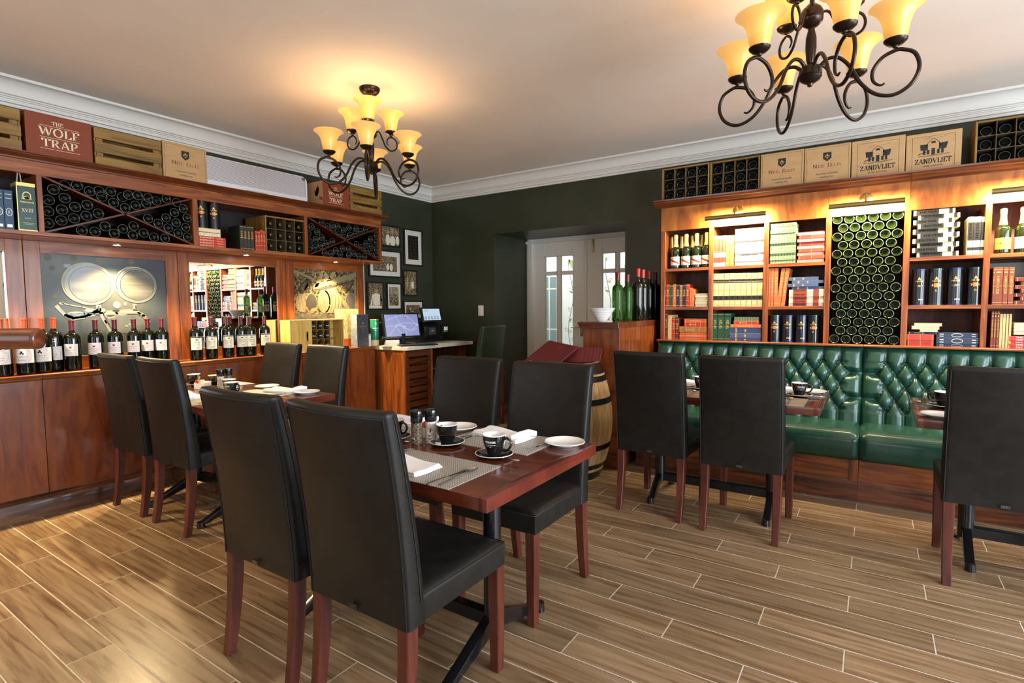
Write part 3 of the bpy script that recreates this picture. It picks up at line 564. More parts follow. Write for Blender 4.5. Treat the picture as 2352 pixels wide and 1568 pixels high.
decal(t, pl([(196, 500), (255, 585)], 8)+pl([(230, 480), (300, 500), (400, 520), (470, 540)], 9)+pl([(330, 640), (420, 630)], 7)+pl([(560, 610), (600, 700), (650, 780)], 8)+pl([(905, 560), (960, 600)], 8)+pl([(620, 640), (700, 605), (800, 598)], 6)+[el(820, 570, 95, 12), el(650, 585, 40, 9), el(340, 575, 40, 7), el(470, 560, 26, 9), el(710, 500, 36, 36, 12), el(790, 490, 14, 20, 8), el(820, 700, 10, 10, 8), el(790, 715, 16, 10, 8), el(235, 485, 22, 12)], V(.0015), pale, 'chrome_lights')
for cx, cz, r in ((1.535, 1.482, .146), (1.828, 1.484, .132)):
    for k, (dx, dz, q, m_, nm) in enumerate(((-.016, .006, 1.0, pale, 'rim_edge'), (-.010, .003, .97, drk, 'rim_gap'), (0, 0, 1.0, pale, 'rim_light'), (.001, 0, .965, mid, 'rim_grey'), (.002, -.001, .89, pale, 'rim_inner'), (.002, -.001, .87, drk, 'rim_dark'), (.003, -.002, .83, mid, 'rim_inner_grey'), (.003, -.003, .80, head, 'barrel_head'))):
        decal(t, [disc(cx+dx, cz+dz, r*q, r*q, 40)], V(.0018+.0003*k), m_, nm)
# second poster: barrels under rafters
ps = noisy('poster_sepia_print', [(.38, (.015, .012, .006)), (.5, (.09, .073, .035)), (.62, (.27, .22, .11))], (1, 22, 22), 1.6, 6, .35, dist=1.2, coat=.5, rnd=False)
t = thing('cellar_poster', 'sepia poster of oak barrels under cellar rafters', 'poster', (-4.59, 0, 0))
G().box(-.01, 3.142, .985, 0, 3.906, 1.68).build('sheet', ps, t)
s1 = mat('sepia_light', (0.192, 0.162, 0.084), .5); s2 = noisy('sepia_mid', [(.4, (.13, .10, .055)), (.6, (.22, .17, .09))], (1, 20, 4), 3, 3, .5, rnd=False); s3 = mat('sepia_dark', (.035, .03, .022), .5); s4 = mat('sepia_grey', (.07, .065, .055), .5)
W2 = lambda x, y: (3.142+(x-90)*.000757, 1.68-(y-45-(x-90)*.064)*.000614*(1+(x-90)*.0001))
def el2(x, y, a, b, n=22): return [W2(x+a*math.cos(2*PI*i/n), y-b*math.sin(2*PI*i/n)) for i in range(n)]
def pl2(pts, w): return [line(*W2(*p), *W2(*q), w*.00068) for p, q in zip(pts, pts[1:])]
def P2(*q): return [W2(*c_) for c_ in q]
dk2 = noisy('sepia_floor', [(.4, (.05, .045, .038)), (.6, (.12, .10, .075))], (1, 9, 9), 2, 4, .5, rnd=False)
decal(t, [P2((92, 735), (1080, 790), (1085, 1150), (92, 1150))], V(.0006), dk2, 'cellar_floor')
decal(t, [P2((92, 440), (280, 200), (300, 215), (115, 460)), P2((180, 470), (330, 230), (350, 240), (205, 480)), P2((250, 380), (300, 110), (330, 110), (290, 400)), P2((890, 420), (1020, 290), (1035, 300), (915, 440))], V(.0008), s3, 'roof_shadows')
decal(t, [P2((110, 60), (420, 205), (405, 240), (100, 95)), P2((400, 340), (515, 75), (575, 85), (450, 330)), P2((535, 120), (575, 90), (680, 230), (600, 250)), P2((620, 210), (690, 95), (745, 100), (680, 220)), P2((375, 370), (390, 290), (1095, 115), (1088, 200)), P2((1052, 200), (1085, 190), (1085, 780), (1055, 780))], V(.0011), s1, 'rafters')
decal(t, [P2((375, 372), (600, 335), (1060, 235), (1060, 250), (640, 352), (430, 388))], V(.0013), s3, 'beam_shadow')
for x, y, a, b, m_ in ((205, 578, 72, 135, s2), (352, 580, 85, 152, s3)):
    decal(t, [el2(x-6, y, a+8, b+6)], V(.0014), s1, 'barrel_rim'); decal(t, [el2(x, y, a-6, b-8)], V(.0017), m_, 'barrel_mouth')
decal(t, [P2((560, 385), (700, 350), (800, 450), (835, 560), (825, 680), (760, 745), (560, 740)), el2(545, 560, 100, 182)], V(.0018), s1, 'barrel_body')
decal(t, [el2(540, 562, 84, 160)], V(.0021), s2, 'barrel_front')
for x in (650, 705, 760, 800): decal(t, pl2([(x-30, 380), (x+14, 470), (x+24, 560), (x+10, 660), (x-34, 738)], 7), V(.0021), s3, 'hoop_shadow')
decal(t, pl2([(455, 470), (540, 520), (610, 590), (650, 660)], 12)+pl2([(130, 590), (200, 720), (270, 700)], 5), V(.0024), s1, 'loose_hoop')
decal(t, [el2(972, 560, 92, 122)], V(.0016), s1, 'far_rim'); decal(t, [el2(976, 562, 84, 114)], V(.0019), s4, 'far_barrel'); decal(t, [P2((790, 470), (850, 500), (1005, 730), (900, 730))], V(.0024), s2, 'plank'); decal(t, [P2((312, 715), (340, 670), (422, 645), (400, 700), (350, 720))], V(.0024), s2, 'leaf_shape')
# ---------------------------------------------------------------- hanging wine shelf
t = thing('wine_shelf', 'long mahogany hanging wine shelf with crown moulding and diagonal bottle racks', 'shelf', (-4.25, 0, 1.757))
US, UE = -1.2, 3.955
def ub(name, m, *a, **k): return G().box(*a).build(name, m, t, bevel=.0015, **k)
ub('bottom_board', wy, -.38, US, 0, 0, UE, .020); ub('bottom_rail', wy, -.02, US, .0, .004, UE, .024)
ub('top_board', wy, -.38, US, .385, -.02, UE, .405); ub('face_rail', wy, -.02, US, .365, .003, UE, .445)
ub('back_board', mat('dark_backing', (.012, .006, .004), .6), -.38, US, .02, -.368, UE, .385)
G().prism([(-.02, .445), (.004, .445), (.010, .447), (.012, .455), (.022, .459), (.034, .468), (.042, .473), (.044, .478), (.056, .481), (.058, .487), (-.02, .487)], US, UE+.055, lambda u, v, d: (u, d, v)).build('crown', cry, t)
ub('lid_board', wy, -.38, US, .470, -.01, UE+.03, .484)
DIV = [(-.30, -.265), (1.180, 1.207), (2.088, 2.125), (3.045, 3.075), (3.93, 3.955)]
for a, b in DIV: ub('divider', wz, -.37, a, .02, .002, b, .37)
for a, b in ((1.207, 2.088), (3.075, 3.93)):
    z0, z1 = .024, .366
    for p, q in (((a, z1), (b, z0)), ((a, z0), (b, z1))):
        G().prism(line(*p, *q, .011), -.36, -.002, lambda u, v, d: (d, u, v)).build('rack_brace', ry_, t)
# bottles lying in the racks
rackb = ring_mesh(.0345, .30, gls, ring_d)
def lying(me, x, y, z, label, group, axis='x', jit=0, name='wine_bottle'):
    rot = (0, -PI/2, 0) if axis == 'x' else (-PI/2, 0, 0)
    o = inst(name, me, None, (x, y, z), rot); return tag(o, label, 'bottle', group)
for nm, lst, txt in (('A', RA_top, 'upper part'), ('A', RA_left, 'left part'), ('A', RA_right, 'right part'), ('A', RA_bottom, 'lower part'),
                     ('B', RB_top, 'upper part'), ('B', RB_left, 'left part'), ('B', RB_right, 'right part'), ('B', RB_bottom, 'lower part')):
    rk = 'nearer diagonal rack' if nm == 'A' else 'farther diagonal rack'
    for n_, (y, z) in enumerate(sorted(lst)):
        z = min(z, 2.122-.036) if txt == 'upper part' and z > 2.10 else z
        z = max(z, 1.781+.0345) if txt == 'lower part' else z
        lying(rackb, -4.272+.006*math.sin(y*91), y, z, 'dark bottle base, %s from left in %s of %s' % (ORD[n_], txt, rk), 'bottles in %s of %s' % (txt, rk))
# three spotlights let into the shelf underside
for i, y in enumerate((-.35, .68, 1.659, 2.606, 3.525)):
    o = thing('downlight', 'small round downlight under hanging shelf %s' % ('beyond left edge', 'near left edge', 'above first poster', 'above middle mirror', 'above cellar poster')[i], 'downlight', (-4.445, y, 1.757), group='downlights under the shelf')
    G().lathe([(.036, 0), (.036, -.003), (.028, -.005), (.026, 0)], 20).build('bezel', chrome, o)
    G().cyl(0, 0, -.002, .001, .025, 20).build('lens', spot_on, o)
    light('SPOT', (-4.43, y, 1.745), 115, (1, .74, .38), (0, -.16, 0), spot=2.0, radius=.02, name='downlight_light')
# ---------------------------------------------------------------- books
BC = {'k': (.02, .02, .015), 'r': (.42, .035, .02), 'g': (.015, .09, .03), 'o': (.62, .13, .035), 'n': (.012, .02, .045), 'b': (.33, .14, .04), 'm': (.16, .02, .015), 't': (.62, .42, .20),
      'w': (.28, .045, .025), 'W': (.78, .72, .64), 'l': (.60, .47, .24), 'G': (.012, .07, .035), 'p': (.12, .26, .10), 'B': (.06, .09, .19), 'x': (.68, .58, .42), 'y': (.72, .64, .40),
      'c': (.60, .52, .32), 'R': (.45, .05, .035), 'N': (.02, .04, .085), 'M': (.20, .045, .022), 's': (.55, .03, .02), 'v': (.02, .06, .12), 'K': (.55, .035, .02), 'Y': (.72, .64, .40)}
BN = {'k': 'black and cream', 'r': 'red', 'g': 'dark green', 'o': 'orange', 'n': 'navy', 'b': 'brown', 'm': 'maroon', 't': 'tan', 'w': 'maroon and white', 'W': 'white', 'l': 'cream law', 'G': 'bottle-green',
      'p': 'patterned green', 'B': 'slate-blue', 'x': 'cream and maroon', 'y': 'cream and black', 'c': 'cream paper', 'R': 'crimson', 'N': 'navy and silver', 'M': 'brown encyclopaedia', 's': 'scarlet', 'v': 'teal-blue', 'K': 'red reference', 'Y': 'cream and black'}
BM = {k: noisy('book_cloth_'+BN[k].replace(' ', '_').replace('-', '_'), [(.35, tuple(x*.85 for x in c)), (.65, c)], (20, 20, 20), 3, 2, .5) for k, c in BC.items()}
silver_t = mat('silver_print', (.6, .6, .58), .4, .3); tan_t = mat('tan_print', (.66, .55, .36), .6)
GB = {}
def spine(k, w, h):
    """print on a spine: list of (polys, material); u along height, v along thickness"""
    if k == 'c': return []
    a = []
    if k in 'rgonbmkRMGwl':
        n = 4 if k in 'rbm' else 2
        bands = [h*(.06+.88*i/n) for i in range(n+1)]
        a.append(([rect(u-.0012, .001, u+.0012, w-.001) for u in bands], gold))
    if k in 'rmnkMGb': a.append((letters('NATURAL WORLD'[:max(5, int(h*45))] if k != 'G' else 'ATLAS', w*.42, h*.40, w*.30, 1.2, width=h*.34, serif=False), gold))
    if k == 'o': a.append((letters('CLASSICS', w*.35, h*.5, w*.33, 1.2, width=h*.5, serif=False), tan_t))
    if k == 'w': a.append(([rect(h*.0, 0, h*.10, w), rect(h*.55, 0, h*.70, w), rect(h*.88, 0, h, w)], white_t))
    if k == 'l': a.append(([rect(h*.18, 0, h*.24, w), rect(h*.26, 0, h*.285, w), rect(h*.68, 0, h*.80, w)], black_t)); a.append((letters('LAW', w*.2, h*.74, w*.4, 1.3, width=h*.07)+letters('REPORTS', w*.2, h*.21, w*.4, 1.3, width=h*.045), gold))
    if k == 'W': a.append((letters('CONDENSED BOOKS', w*.36, h*.5, w*.32, 1.2, width=h*.62), black_t))
    if k == 'p': a.append(([rect(h*(.04+.11*i), w*.15, h*(.09+.11*i), w*.85) for i in range(9)], tan_t)); a.append(([rect(h*(.05+.11*i), w*.3, h*(.08+.11*i), w*.7) for i in range(9)], BM['g']))
    if k == 'B': a.append(([rect(h*.18, w*.08, h*.22, w*.92), rect(h*.24, w*.08, h*.245, w*.92), disc(h*.5, w*.5, h*.03, w*.3, 10)], gold))
    if k == 'x': a.append(([rect(h*.12, 0, h*.52, w), rect(h*.70, 0, h*.86, w)], BM['w'])); a.append((letters('WORLD BOOK', w*.5, h*.32, w*.26, 1.3, width=h*.33), cream_t))
    if k == 'y': a.append(([rect(h*.14, 0, h*.62, w), rect(h*.80, 0, h*.88, w)], black_t)); a.append((letters('WORLD BOOK', w*.42, h*.38, w*.30, 1.3, width=h*.42), cream_t))
    if k == 'Y': a.append(([rect(h*.06, 0, h*.14, w), rect(h*.38, 0, h*.93, w)], black_t)); a.append((letters('WORLD BOOK', w*.65, h*.65, w*.2, 1.3, width=h*.42), cream_t))
    if k == 'M': a.append((letters('WORLD BOOK', w*.5, h*.52, w*.26, 1.3, width=h*.40), gold)); a.append(([disc(h*.13, w*.5, h*.02, w*.34, 10)], gold))
    if k == 'N': a.append((ring(h*.5, w*.5, h*.14, w*.38, w*.10, 16)+[rect(h*.08, w*.2, h*.18, w*.35), rect(h*.08, w*.6, h*.18, w*.75), rect(h*.84, w*.2, h*.94, w*.35), rect(h*.84, w*.6, h*.94, w*.75)], silver_t))
    if k == 's': a.append((letters('THE STORY', w*.55, h*.4, w*.22, 1.3, width=h*.5, serif=False), white_t))
    if k == 'K': a.append((letters('KNOWLEDGE', w*.62, h*.32, w*.2, 1.1, width=h*.46)+[rect(h*.66, w*.3, h*.9, w*.36), rect(h*.66, w*.6, h*.9, w*.66), disc(h*.06, w*.5, h*.02, w*.3, 8)], cream_t))
    if k == 'v': a.append(([rect(h*.1, w*.15, h*.11, w*.85), rect(h*.2, w*.15, h*.21, w*.85)]+ring(h*.55, w*.5, h*.10, w*.36, w*.07, 14)+letters('VOL', w*.25, h*.55, w*.38)+[rect(h*.86, w*.2, h*.93, w*.8)], silver_t))
    return a
def book(x, y, z, w, h, d, k, label, group, mode='stand', face=None, tilt=0):
    """mode stand / lie / flip (lying, print upside down) / pages (page side out)"""
    key = (round(w, 3), round(h, 3), round(d, 3), k)
    if key not in GB:
        c = .0022; g = G().box(0, 0, 0, w, c, h).box(0, c, 0, c, d, h).box(w-c, c, 0, w, d, h)
        cm = g.mesh('book', BM[k], bevel=min(.0012, w*.2)); pm = G().box(c, c, .003, w-c, d-.004, h-.003).mesh('pages', paper, smooth=.1)
        GB[key] = (cm, pm, spine(k, w, h))
    cm, pm, sp = GB[key]
    o = inst('book', cm); tag(o, label, 'book', group); inst('pages', pm, o)
    if mode != 'pages':
        for q, m_ in sp: decal(o, q, lambda u, v, dd: (v, -dd-.0003, h-u), m_, 'spine_print')
    if mode == 'stand': o.location = (x, y, z); o.rotation_euler = (0, tilt, 0)
    elif mode == 'lie': o.location = (x+h, y, z); o.rotation_euler = (0, -PI/2, 0)
    elif mode == 'flip': o.location = (x, y, z+w); o.rotation_euler = (0, PI/2, 0)
    else: o.location = (x, y+d, z); o.rotation_euler = (PI, -PI/2, 0)
    if face:      # re-seat a book built for the back wall onto the left wall: front towards +x
        o.matrix_basis = Matrix.Translation(face) @ Matrix.Rotation(PI/2, 4, 'Z') @ o.matrix_basis
    return o
LW = (-4.262, 0, 0)
for i, (a, b) in enumerate(((.985, 1.028), (1.029, 1.070))): book(a, 0, 1.778, b-a-.001, .232, .17, 'v', 'teal-blue volume, %s of two beside the boxed whisky' % ORD[i], 'volumes on the hanging shelf', face=LW)
book(.94, 0, 1.778, .043, .232, .17, 'v', 'teal-blue volume at far left picture edge on hanging shelf', 'volumes on the hanging shelf', face=LW)
for i in range(4): book(2.130, .0, 1.779+i*.0195, .0190, .205, .19, 'K', 'red reference volume, %s from bottom, lying on hanging shelf' % ORD[i], 'red reference volumes', 'lie', face=LW)


for i in range(2): book(2.130, 0, 1.858+i*.032, .030, .17, .19, 't', 'tan cloth book, %s of two under black tins' % ('lower', 'upper')[i], 'tan books under the tins', 'pages', face=LW)
for i in range(4): book(2.452+i*.030, 0, 1.779, .028, .196, .17, 'k', 'black book with silver spine print, %s from left on hanging shelf' % ORD[i], 'black volumes on the hanging shelf', face=LW)
for i, (a, w_, h_) in enumerate(((2.581, .020, .165), (2.603, .022, .165), (2.627, .022, .178), (2.651, .020, .172))): book(a, 0, 1.779, w_, h_, .16, 'r', 'narrow red book, %s from left by bottle crate' % ORD[i], 'red books by the crate', face=LW)
# whisky gift tins (cylinders)
tin_m = mat('black_tin', (.010, .012, .016), .25, .3, coat=.4); tin_g = mat('green_tin', (.010, .035, .028), .25, .3, coat=.4); tin_b = mat('blue_tin', (.015, .02, .09), .3, .3)
def make_tin(kind, r=.042, h=.215):
    t = thing('gift_tin', '', 'tin')
    inst('tube', G().cyl(0, 0, .006, h-.006, r, 28).mesh('tube', tin_m), t)
    for nm, a, b in (('base_rim', 0, .008), ('lid', h-.010, h)): G().cyl(0, 0, a, b, r+.001, 28).build(nm, tin_b if kind == 20 else tin_g, t)
    f = cylf(r+.0005)
    cz = h*.58
    decal(t, [disc(0, cz+.035, .005, .006, 8), disc(-.005, cz+.028, .004, n=8), disc(.005, cz+.028, .004, n=8)]+letters('VAN RYNS', .009, 0, cz+.012, 1.3, width=.046)+letters('20' if kind == 20 else '15', .011, 0, cz-.045 if kind != 20 else cz-.016, 1.3)+[rect(-.022, cz-.01, -.012, cz-.0088), rect(.012, cz-.01, .022, cz-.0088)], f, gold, 'lettering')
    if kind != 20: decal(t, [rect(-.012, cz-.02, .012, cz+.004), disc(-.02, cz-.008, .006, .009, 8), disc(.02, cz-.008, .006, .009, 8)], f, mat('copper_print', (.55, .25, .08), .35, .5), 'emblem')
    else: decal(t, letters('RESERVE', .010, .012, h*.14, 1.2, width=.03), f, white_t, 'small_lettering')
    return t
tin15 = make_tin(15); tin20 = make_tin(20)
tin15.location = (-4.31, 2.178, 1.921); tin15.rotation_euler.z = PI/2-.5; tin15['label'] = 'black tin standing on tan books, left of two in hanging shelf'
dup(tin15, (-4.31, 2.275, 1.921), 'black tin standing on tan books, right of two in hanging shelf', PI/2-.5)
# boxed whisky on the hanging shelf
t = thing('whisky_box', 'green and blue gift box with gold trim on hanging shelf', 'box', (-4.262, 1.088, 1.778))
grn_b = noisy('green_blue_card', [(.45, (.008, .055, .035)), (.55, (.01, .05, .08))], (.5, .5, 4), 1, 1, .3, rnd=False)
G().box(-.10, 0, 0, 0, .088, .27).build('carton', grn_b, t, bevel=.001)
G().box(-.102, -.001, .268, .001, .089, .290).build('gold_lid', gold, t, bevel=.001); G().box(-.101, -.0005, 0, .0006, .0885, .010).build('gold_base', gold, t)
G().box(-.002, -.001, .01, .001, .003, .268).build('gold_edge', gold, t)
f = fX(0); decal(t, ring(.046, .215, .020, .022, .004, 20)+letters('Bunnahabhain', .012, .046, .170, 1.1, width=.065)+[leaf(.02, .195, .2, .05, .012), leaf(.07, .195, 2.9, .05, .012)], V(.001), gold, 'emblem')
decal(t, letters('XVIII', .022, .046, .115, 1.2, width=.055)+letters('Since', .009, .046, .075, width=.03)+[rect(.02, .05, .075, .0515), rect(.028, .042, .068, .0432)], V(.001), cream_t, 'lettering')
cord = mat('cord_grey', (.35, .32, .26), .8)
G().tube([(-.03, .012, .29), (-.02, .013, .325), (-.01, .016, .37)], .0035, 6).tube([(-.02, .03, .29), (-.02, .027, .33), (-.012, .018, .37)], .003, 6).build('hanging_cord', cord, t)
# crate with bottles necks out, in the hanging shelf
div_m = mat('dull_partition', (.10, .065, .028), .7); crate_in = mat('crate_painted_shade', (.022, .014, .006), .8)  # dark crate linings: the shade inside is put into their colour
def crate_rack(label, w, h, d, nx, nz, dx=.004, bev=.001, wood_=(pn_x, pn_z), neck=False, group='bottles'):
    """open-fronted pine crate, local x across, front at y=0, depth +y"""
    t = thing('bottle_crate', label, 'crate'); e = .012
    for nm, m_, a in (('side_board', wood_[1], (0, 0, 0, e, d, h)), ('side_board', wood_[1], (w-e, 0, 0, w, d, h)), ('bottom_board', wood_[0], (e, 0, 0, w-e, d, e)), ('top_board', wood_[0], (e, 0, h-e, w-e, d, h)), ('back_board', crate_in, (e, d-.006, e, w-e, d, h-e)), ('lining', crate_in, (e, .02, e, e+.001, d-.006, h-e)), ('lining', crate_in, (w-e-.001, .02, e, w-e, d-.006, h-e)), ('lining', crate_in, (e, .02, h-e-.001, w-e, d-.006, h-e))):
        G().box(*a).build(nm, m_, t, bevel=bev)
    for i in range(1, nx): x = e+(w-2*e)*i/nx; G().box(x-dx/2, .006, e, x+dx/2, d-.01, h-e).build('divider', div_m, t)
    for j in range(1, nz): z = e+(h-2*e)*j/nz; G().box(e, .008, z-dx/2, w-e, d-.012, z+dx/2).build('divider', div_m, t)
    return t
def fill(origin, R, w, h, nx, nz, me, label, group, rz, y0=.03, rb=.036):
    M = Matrix.Translation(origin) @ Matrix.Rotation(rz, 4, 'Z'); e = .012
    for j in range(nz):
        for i in range(nx):
            x = e+(w-2*e)*(i+.5)/nx; z = e+(h-2*e)*j/nz+.004+rb
            o = inst('wine_bottle', me); o.matrix_world = M @ Matrix.Translation((x, y0, z)) @ Matrix.Rotation(R, 4, 'X')
            tag(o, label, 'bottle', group)
t = crate_rack('pine crate of twelve bottles, necks outwards, in hanging shelf', .385, .305, .30, 4, 3, wood_=(pn_y, pn_z))
t.location = (-4.258, 2.672, 1.778); t.rotation_euler.z = PI/2
neckb = G().lathe(bottle_prof(.034, .285), 18).mesh('wine_bottle', gls, smooth=.7)
capm = capsule(.0145, .235, .287, mat('black_gold_foil', (.06, .045, .02), .25, .6))
M = Matrix.Translation((-4.258, 2.672, 1.778)) @ Matrix.Rotation(PI/2, 4, 'Z')
for j in range(3):
    for i in range(4):
        o = inst('wine_bottle', neckb); o.matrix_world = M @ Matrix.Translation((.012+.361*(i+.5)/4, .292, .022+.0937*j+.034)) @ Matrix.Rotation(PI/2, 4, 'X')
        tag(o, 'bottle neck in %s row, %s from left, crate in hanging shelf' % (('bottom', 'middle', 'top')[j], ORD[i]), 'bottle', 'bottles in the hanging-shelf crate'); inst('capsule', capm, o)
# ---------------------------------------------------------------- boxes and crates on top of the hanging shelf
ZT = 2.2445
def slat_crate(y0, y1, label):
    t = thing('slatted_crate', label, 'crate', (-4.28, y0, ZT)); w = y1-y0
    for z in (.005, .097, .189): G().box(-.012, 0, z, 0, w, z+.068).build('slat', pn_y, t, bevel=.0015)
    for a, b in ((.012, .05), (w-.05, w-.012)): G().box(-.022, a, .005, -.012, b, .257).build('corner_post', pn_z, t, bevel=.001)
    for a in (0, w-.01): G().box(-.30, a, .005, -.012, a+.01, .257).build('end_board', pn_z, t, bevel=.001)
    G().box(-.30, .01, 0, -.012, w-.01, .008).build('base_board', pn_y, t); G().box(-.305, .0, .005, -.295, w, .257).build('back_board', pn_y, t)
slat_crate(.78, 1.133, 'slatted pine crate at the left picture edge atop shelf'); slat_crate(1.502, 1.905, 'slatted pine crate between the red carton and tan carton'); slat_crate(3.592, 4.000, 'slatted pine crate at the corner end of shelf top')
def carton(nm, loc, w, d, h, m_, label, rz=PI/2):
    t = thing('wine_carton', label, 'carton', loc, rz); e = .003
    G().box(0, 0, 0, w, d, h).build('carton_body', m_, t, bevel=.0015)
    G().box(.002, .002, h-.001, w-.002, d*.495, h+.002).box(.002, d*.505, h-.001, w-.002, d-.002, h+.002).build('flaps', m_, t)
    return t
t = carton('wt', (-4.285, 1.153, ZT), .337, .25, .265, redcard, 'large red wine carton near the left end of shelf top')
decal(t, letters('THE', .022, .16, .205, 1.1, width=.058)+letters('WOLF', .05, .168, .138, 1.1, width=.205)+letters('TRAP', .048, .168, .070, 1.1, width=.185)+[rect(.068, .196, .268, .198), rect(.068, .126, .268, .128), rect(.068, .056, .268, .058)], fY(0), cream_t)
def fleur(cx, cz, s):
    sh = [(cx-s*.45, cz+s*.5), (cx+s*.45, cz+s*.5), (cx+s*.45, cz-s*.25), (cx, cz-s*.6), (cx-s*.45, cz-s*.25)]
    return sh, [leaf(cx, cz-s*.35, PI/2, s*.7, s*.26), leaf(cx, cz-s*.1, .6, s*.34, s*.16), leaf(cx, cz-s*.1, PI-.6, s*.34, s*.16), rect(cx-s*.2, cz-s*.16, cx+s*.2, cz-s*.10)]
def ellis(loc, w, h, label, rz):
    t = carton('ne', loc, w, .24, h, card, label, rz); c = w*.5
    sh, fl_ = fleur(c, h*.72, .062*w/.31)
    decal(t, [sh]+frame_lines(.012, .012, w-.012, h-.012, .0014), fY(0), black_t, 'emblem'); decal(t, fl_+[[(c+.002, h*.72+.028), (c+.025, h*.72+.028), (c+.025, h*.72-.014), (c+.002, h*.72-.03)]][:0], fY(-.0008), card, 'emblem_inlay', .0012)
    decal(t, letters('Neil Ellis', .026, c, h*.44, .9, width=w*.62), fY(0), red_t)
    for s_, z_ in (('A pursuit of quality,', h*.25), ('nothing less.', h*.16)):
        script(t, s_, .019, Matrix.Translation((c, -.0008, z_)) @ MY, black_t)
    return t
ellis((-4.285, 1.915, ZT), .310, .272, 'tan carton with shield emblem beside the air conditioner', PI/2)
# small wolf carton: tan side with a bird-of-prey-like mark, red front
t = carton('wt2', (-4.28, 3.270, ZT), .308, .32, .238, redcard, 'small red wine carton with tan side, right of air conditioner')
decal(t, letters('WOLF', .036, .150, .118, 1.1, width=.165)+letters('TRAP', .036, .150, .058, 1.1, width=.145)+[rect(.065, .168, .235, .170), rect(.065, .108, .235, .110), rect(.065, .048, .235, .050)]+letters('THE', .016, .150, .182, 1, width=.04), fY(0), cream_t)
G().box(-.0012, 0, 0, 0, .32, .238).build('tan_side', card, t)
decal(t, [leaf(.07, .10, 1.0, .10, .05), leaf(.09, .12, 1.4, .09, .04), leaf(.10, .10, 2.2, .08, .04), leaf(.12, .09, -.4, .06, .03), rect(.05, .07, .13, .073), rect(.055, .05, .125, .0515)], lambda u, v, d: (-.0012-d, .16-u+.01, v), red_t, 'bird_emblem')
# air conditioner
t = thing('air_conditioner', 'long white wall-mounted air conditioner above the wine shelf', 'air conditioner', (-4.63, 2.24, 2.255))
W_ = .965; rr = [(W_-.06+.06*math.cos(a), .21+.05*math.sin(a)) for a in (1.57, 1.2, .8, .4, 0)]+[(W_-.03+.03*math.cos(-a), .035-.035*math.sin(a)) for a in (0, .8, 1.57)]
acm = mat('white_plastic', (.74, .73, .76), .35)
G().prism([(0, 0), (0, .26)]+rr, 0, .215, lambda u, v, d: (d, u, v)).build('casing', acm, t, bevel=.004, seg=2)
acf = G().prism([(.005, .005), (.005, .255)]+[(u-.01, v*.97+.004) for u, v in rr], .215, .228, lambda u, v, d: (d, u, v)).build('front_panel', acm, t, bevel=.003, seg=2)
g = G()
for k in range(20): z = .075+k*.0086; g.box(.2275, .02, z, .2300, W_-.035-(.03 if k > 16 else 0), z+.0052)
o = g.build('grille', acm, acf); o['kind'] = 'stuff'
G().box(.2272, .018, .072, .2284, W_-.03, .247).build('grille_shade_sheet', mat('grille_shadow', (.12, .12, .13), .6), acf)  # dark sheet behind the slats, shade between them put into its colour
G().box(.227, .36, .034, .2302, .56, .044).build('display_window', mat('pale_grey_plastic', (.5, .48, .46), .3), acf, bevel=.001)
G().box(.10, .05, .0, .218, W_-.1, .004).build('outlet_flap', acm, t)
# ---------------------------------------------------------------- framed photographs in the corner
fr_m = mat('black_frame', (.010, .008, .007), .3, coat=.2); mount = mat('cream_mount', (.60, .58, .50), .7)
sep = noisy('sepia_photograph', [(.36, (.012, .008, .003)), (.5, (.12, .085, .04)), (.66, (.45, .36, .21))], (3, 55, 55), 1.5, 6, .5, rnd=True)
sepl = mat('sepia_white', (.66, .62, .50), .5); skin = mat('sepia_skin', (.34, .25, .14), .5); sepd = mat('sepia_black', (.015, .010, .006), .5)
def frame(y0, y1, z0, z1, mt, label, art):
    t = thing('framed_photograph', label, 'picture', (-4.628, y0, z0), group='framed photographs in the corner'); w, h = y1-y0, z1-z0; b = .016
    g = G()
    for r in ((0, 0, w, b), (0, h-b, w, h), (0, b, b, h-b), (w-b, b, w, h-b)): g.box(0, r[0], r[1], .022, r[2], r[3])
    g.build('frame', fr_m, t, bevel=.0015)
    if mt: G().box(.004, b, b, .009, w-b, h-b).build('mount', mount, t)
    m0 = b+mt; o = G().box(.006, m0, m0*1.05, .0105, w-m0, h-m0*1.05).build('photograph', sep, t)
    iw, ih = w-2*m0, h-2*m0*1.05
    K = lambda u, v, d: (.0107+d, m0+u*iw, m0*1.05+v*ih)
    for q, m_, nm in art: decal(o, q, K, m_, nm)
man = lambda c, s: [([[(c-.2*s, .12), (c+.2*s, .12), (c+.22*s, .50), (c+.30*s, .46), (c+.34*s, .30), (c+.28*s, .28), (c+.22*s, .55), (c+.08*s, .60), (c-.08*s, .60), (c-.22*s, .55), (c-.36*s, .14), (c-.28*s, .10), (c-.18*s, .45)]], sepl, 'white_shirt'), ([disc(c, .69, .09*s, .08)], skin, 'face')]
frame(4.28, 4.586, 1.995, 2.238, 0, 'photograph of farm workers in white shirts, top left of group', [([disc(.35, .3, .12, .3), disc(.62, .25, .16, .28), disc(.9, .3, .1, .25)], sepl, 'white_shirts'), ([disc(.38, .72, .06, .09), disc(.62, .75, .07, .1), disc(.88, .7, .05, .08)], skin, 'faces')])
frame(4.642, 4.958, 1.800, 2.233, .055, 'tall matted photograph of stacked bottle ends, top right of group', [([rect(0, 0, 1, 1)], sepd, 'dark_ground'), ([disc(.14+.24*i, .90-.14*j, .045, .035, 8) for j in range(6) for i in range(4) if not (j == 5 and i != 2)], sepl, 'bottle_ends')])
frame(4.10, 4.590, 1.645, 1.952, .048, 'wide matted photograph of people working, half behind the shelf end', [([disc(.6, .3, .06, .22), disc(.75, .28, .07, .24)], sepl, 'white_shirts')])
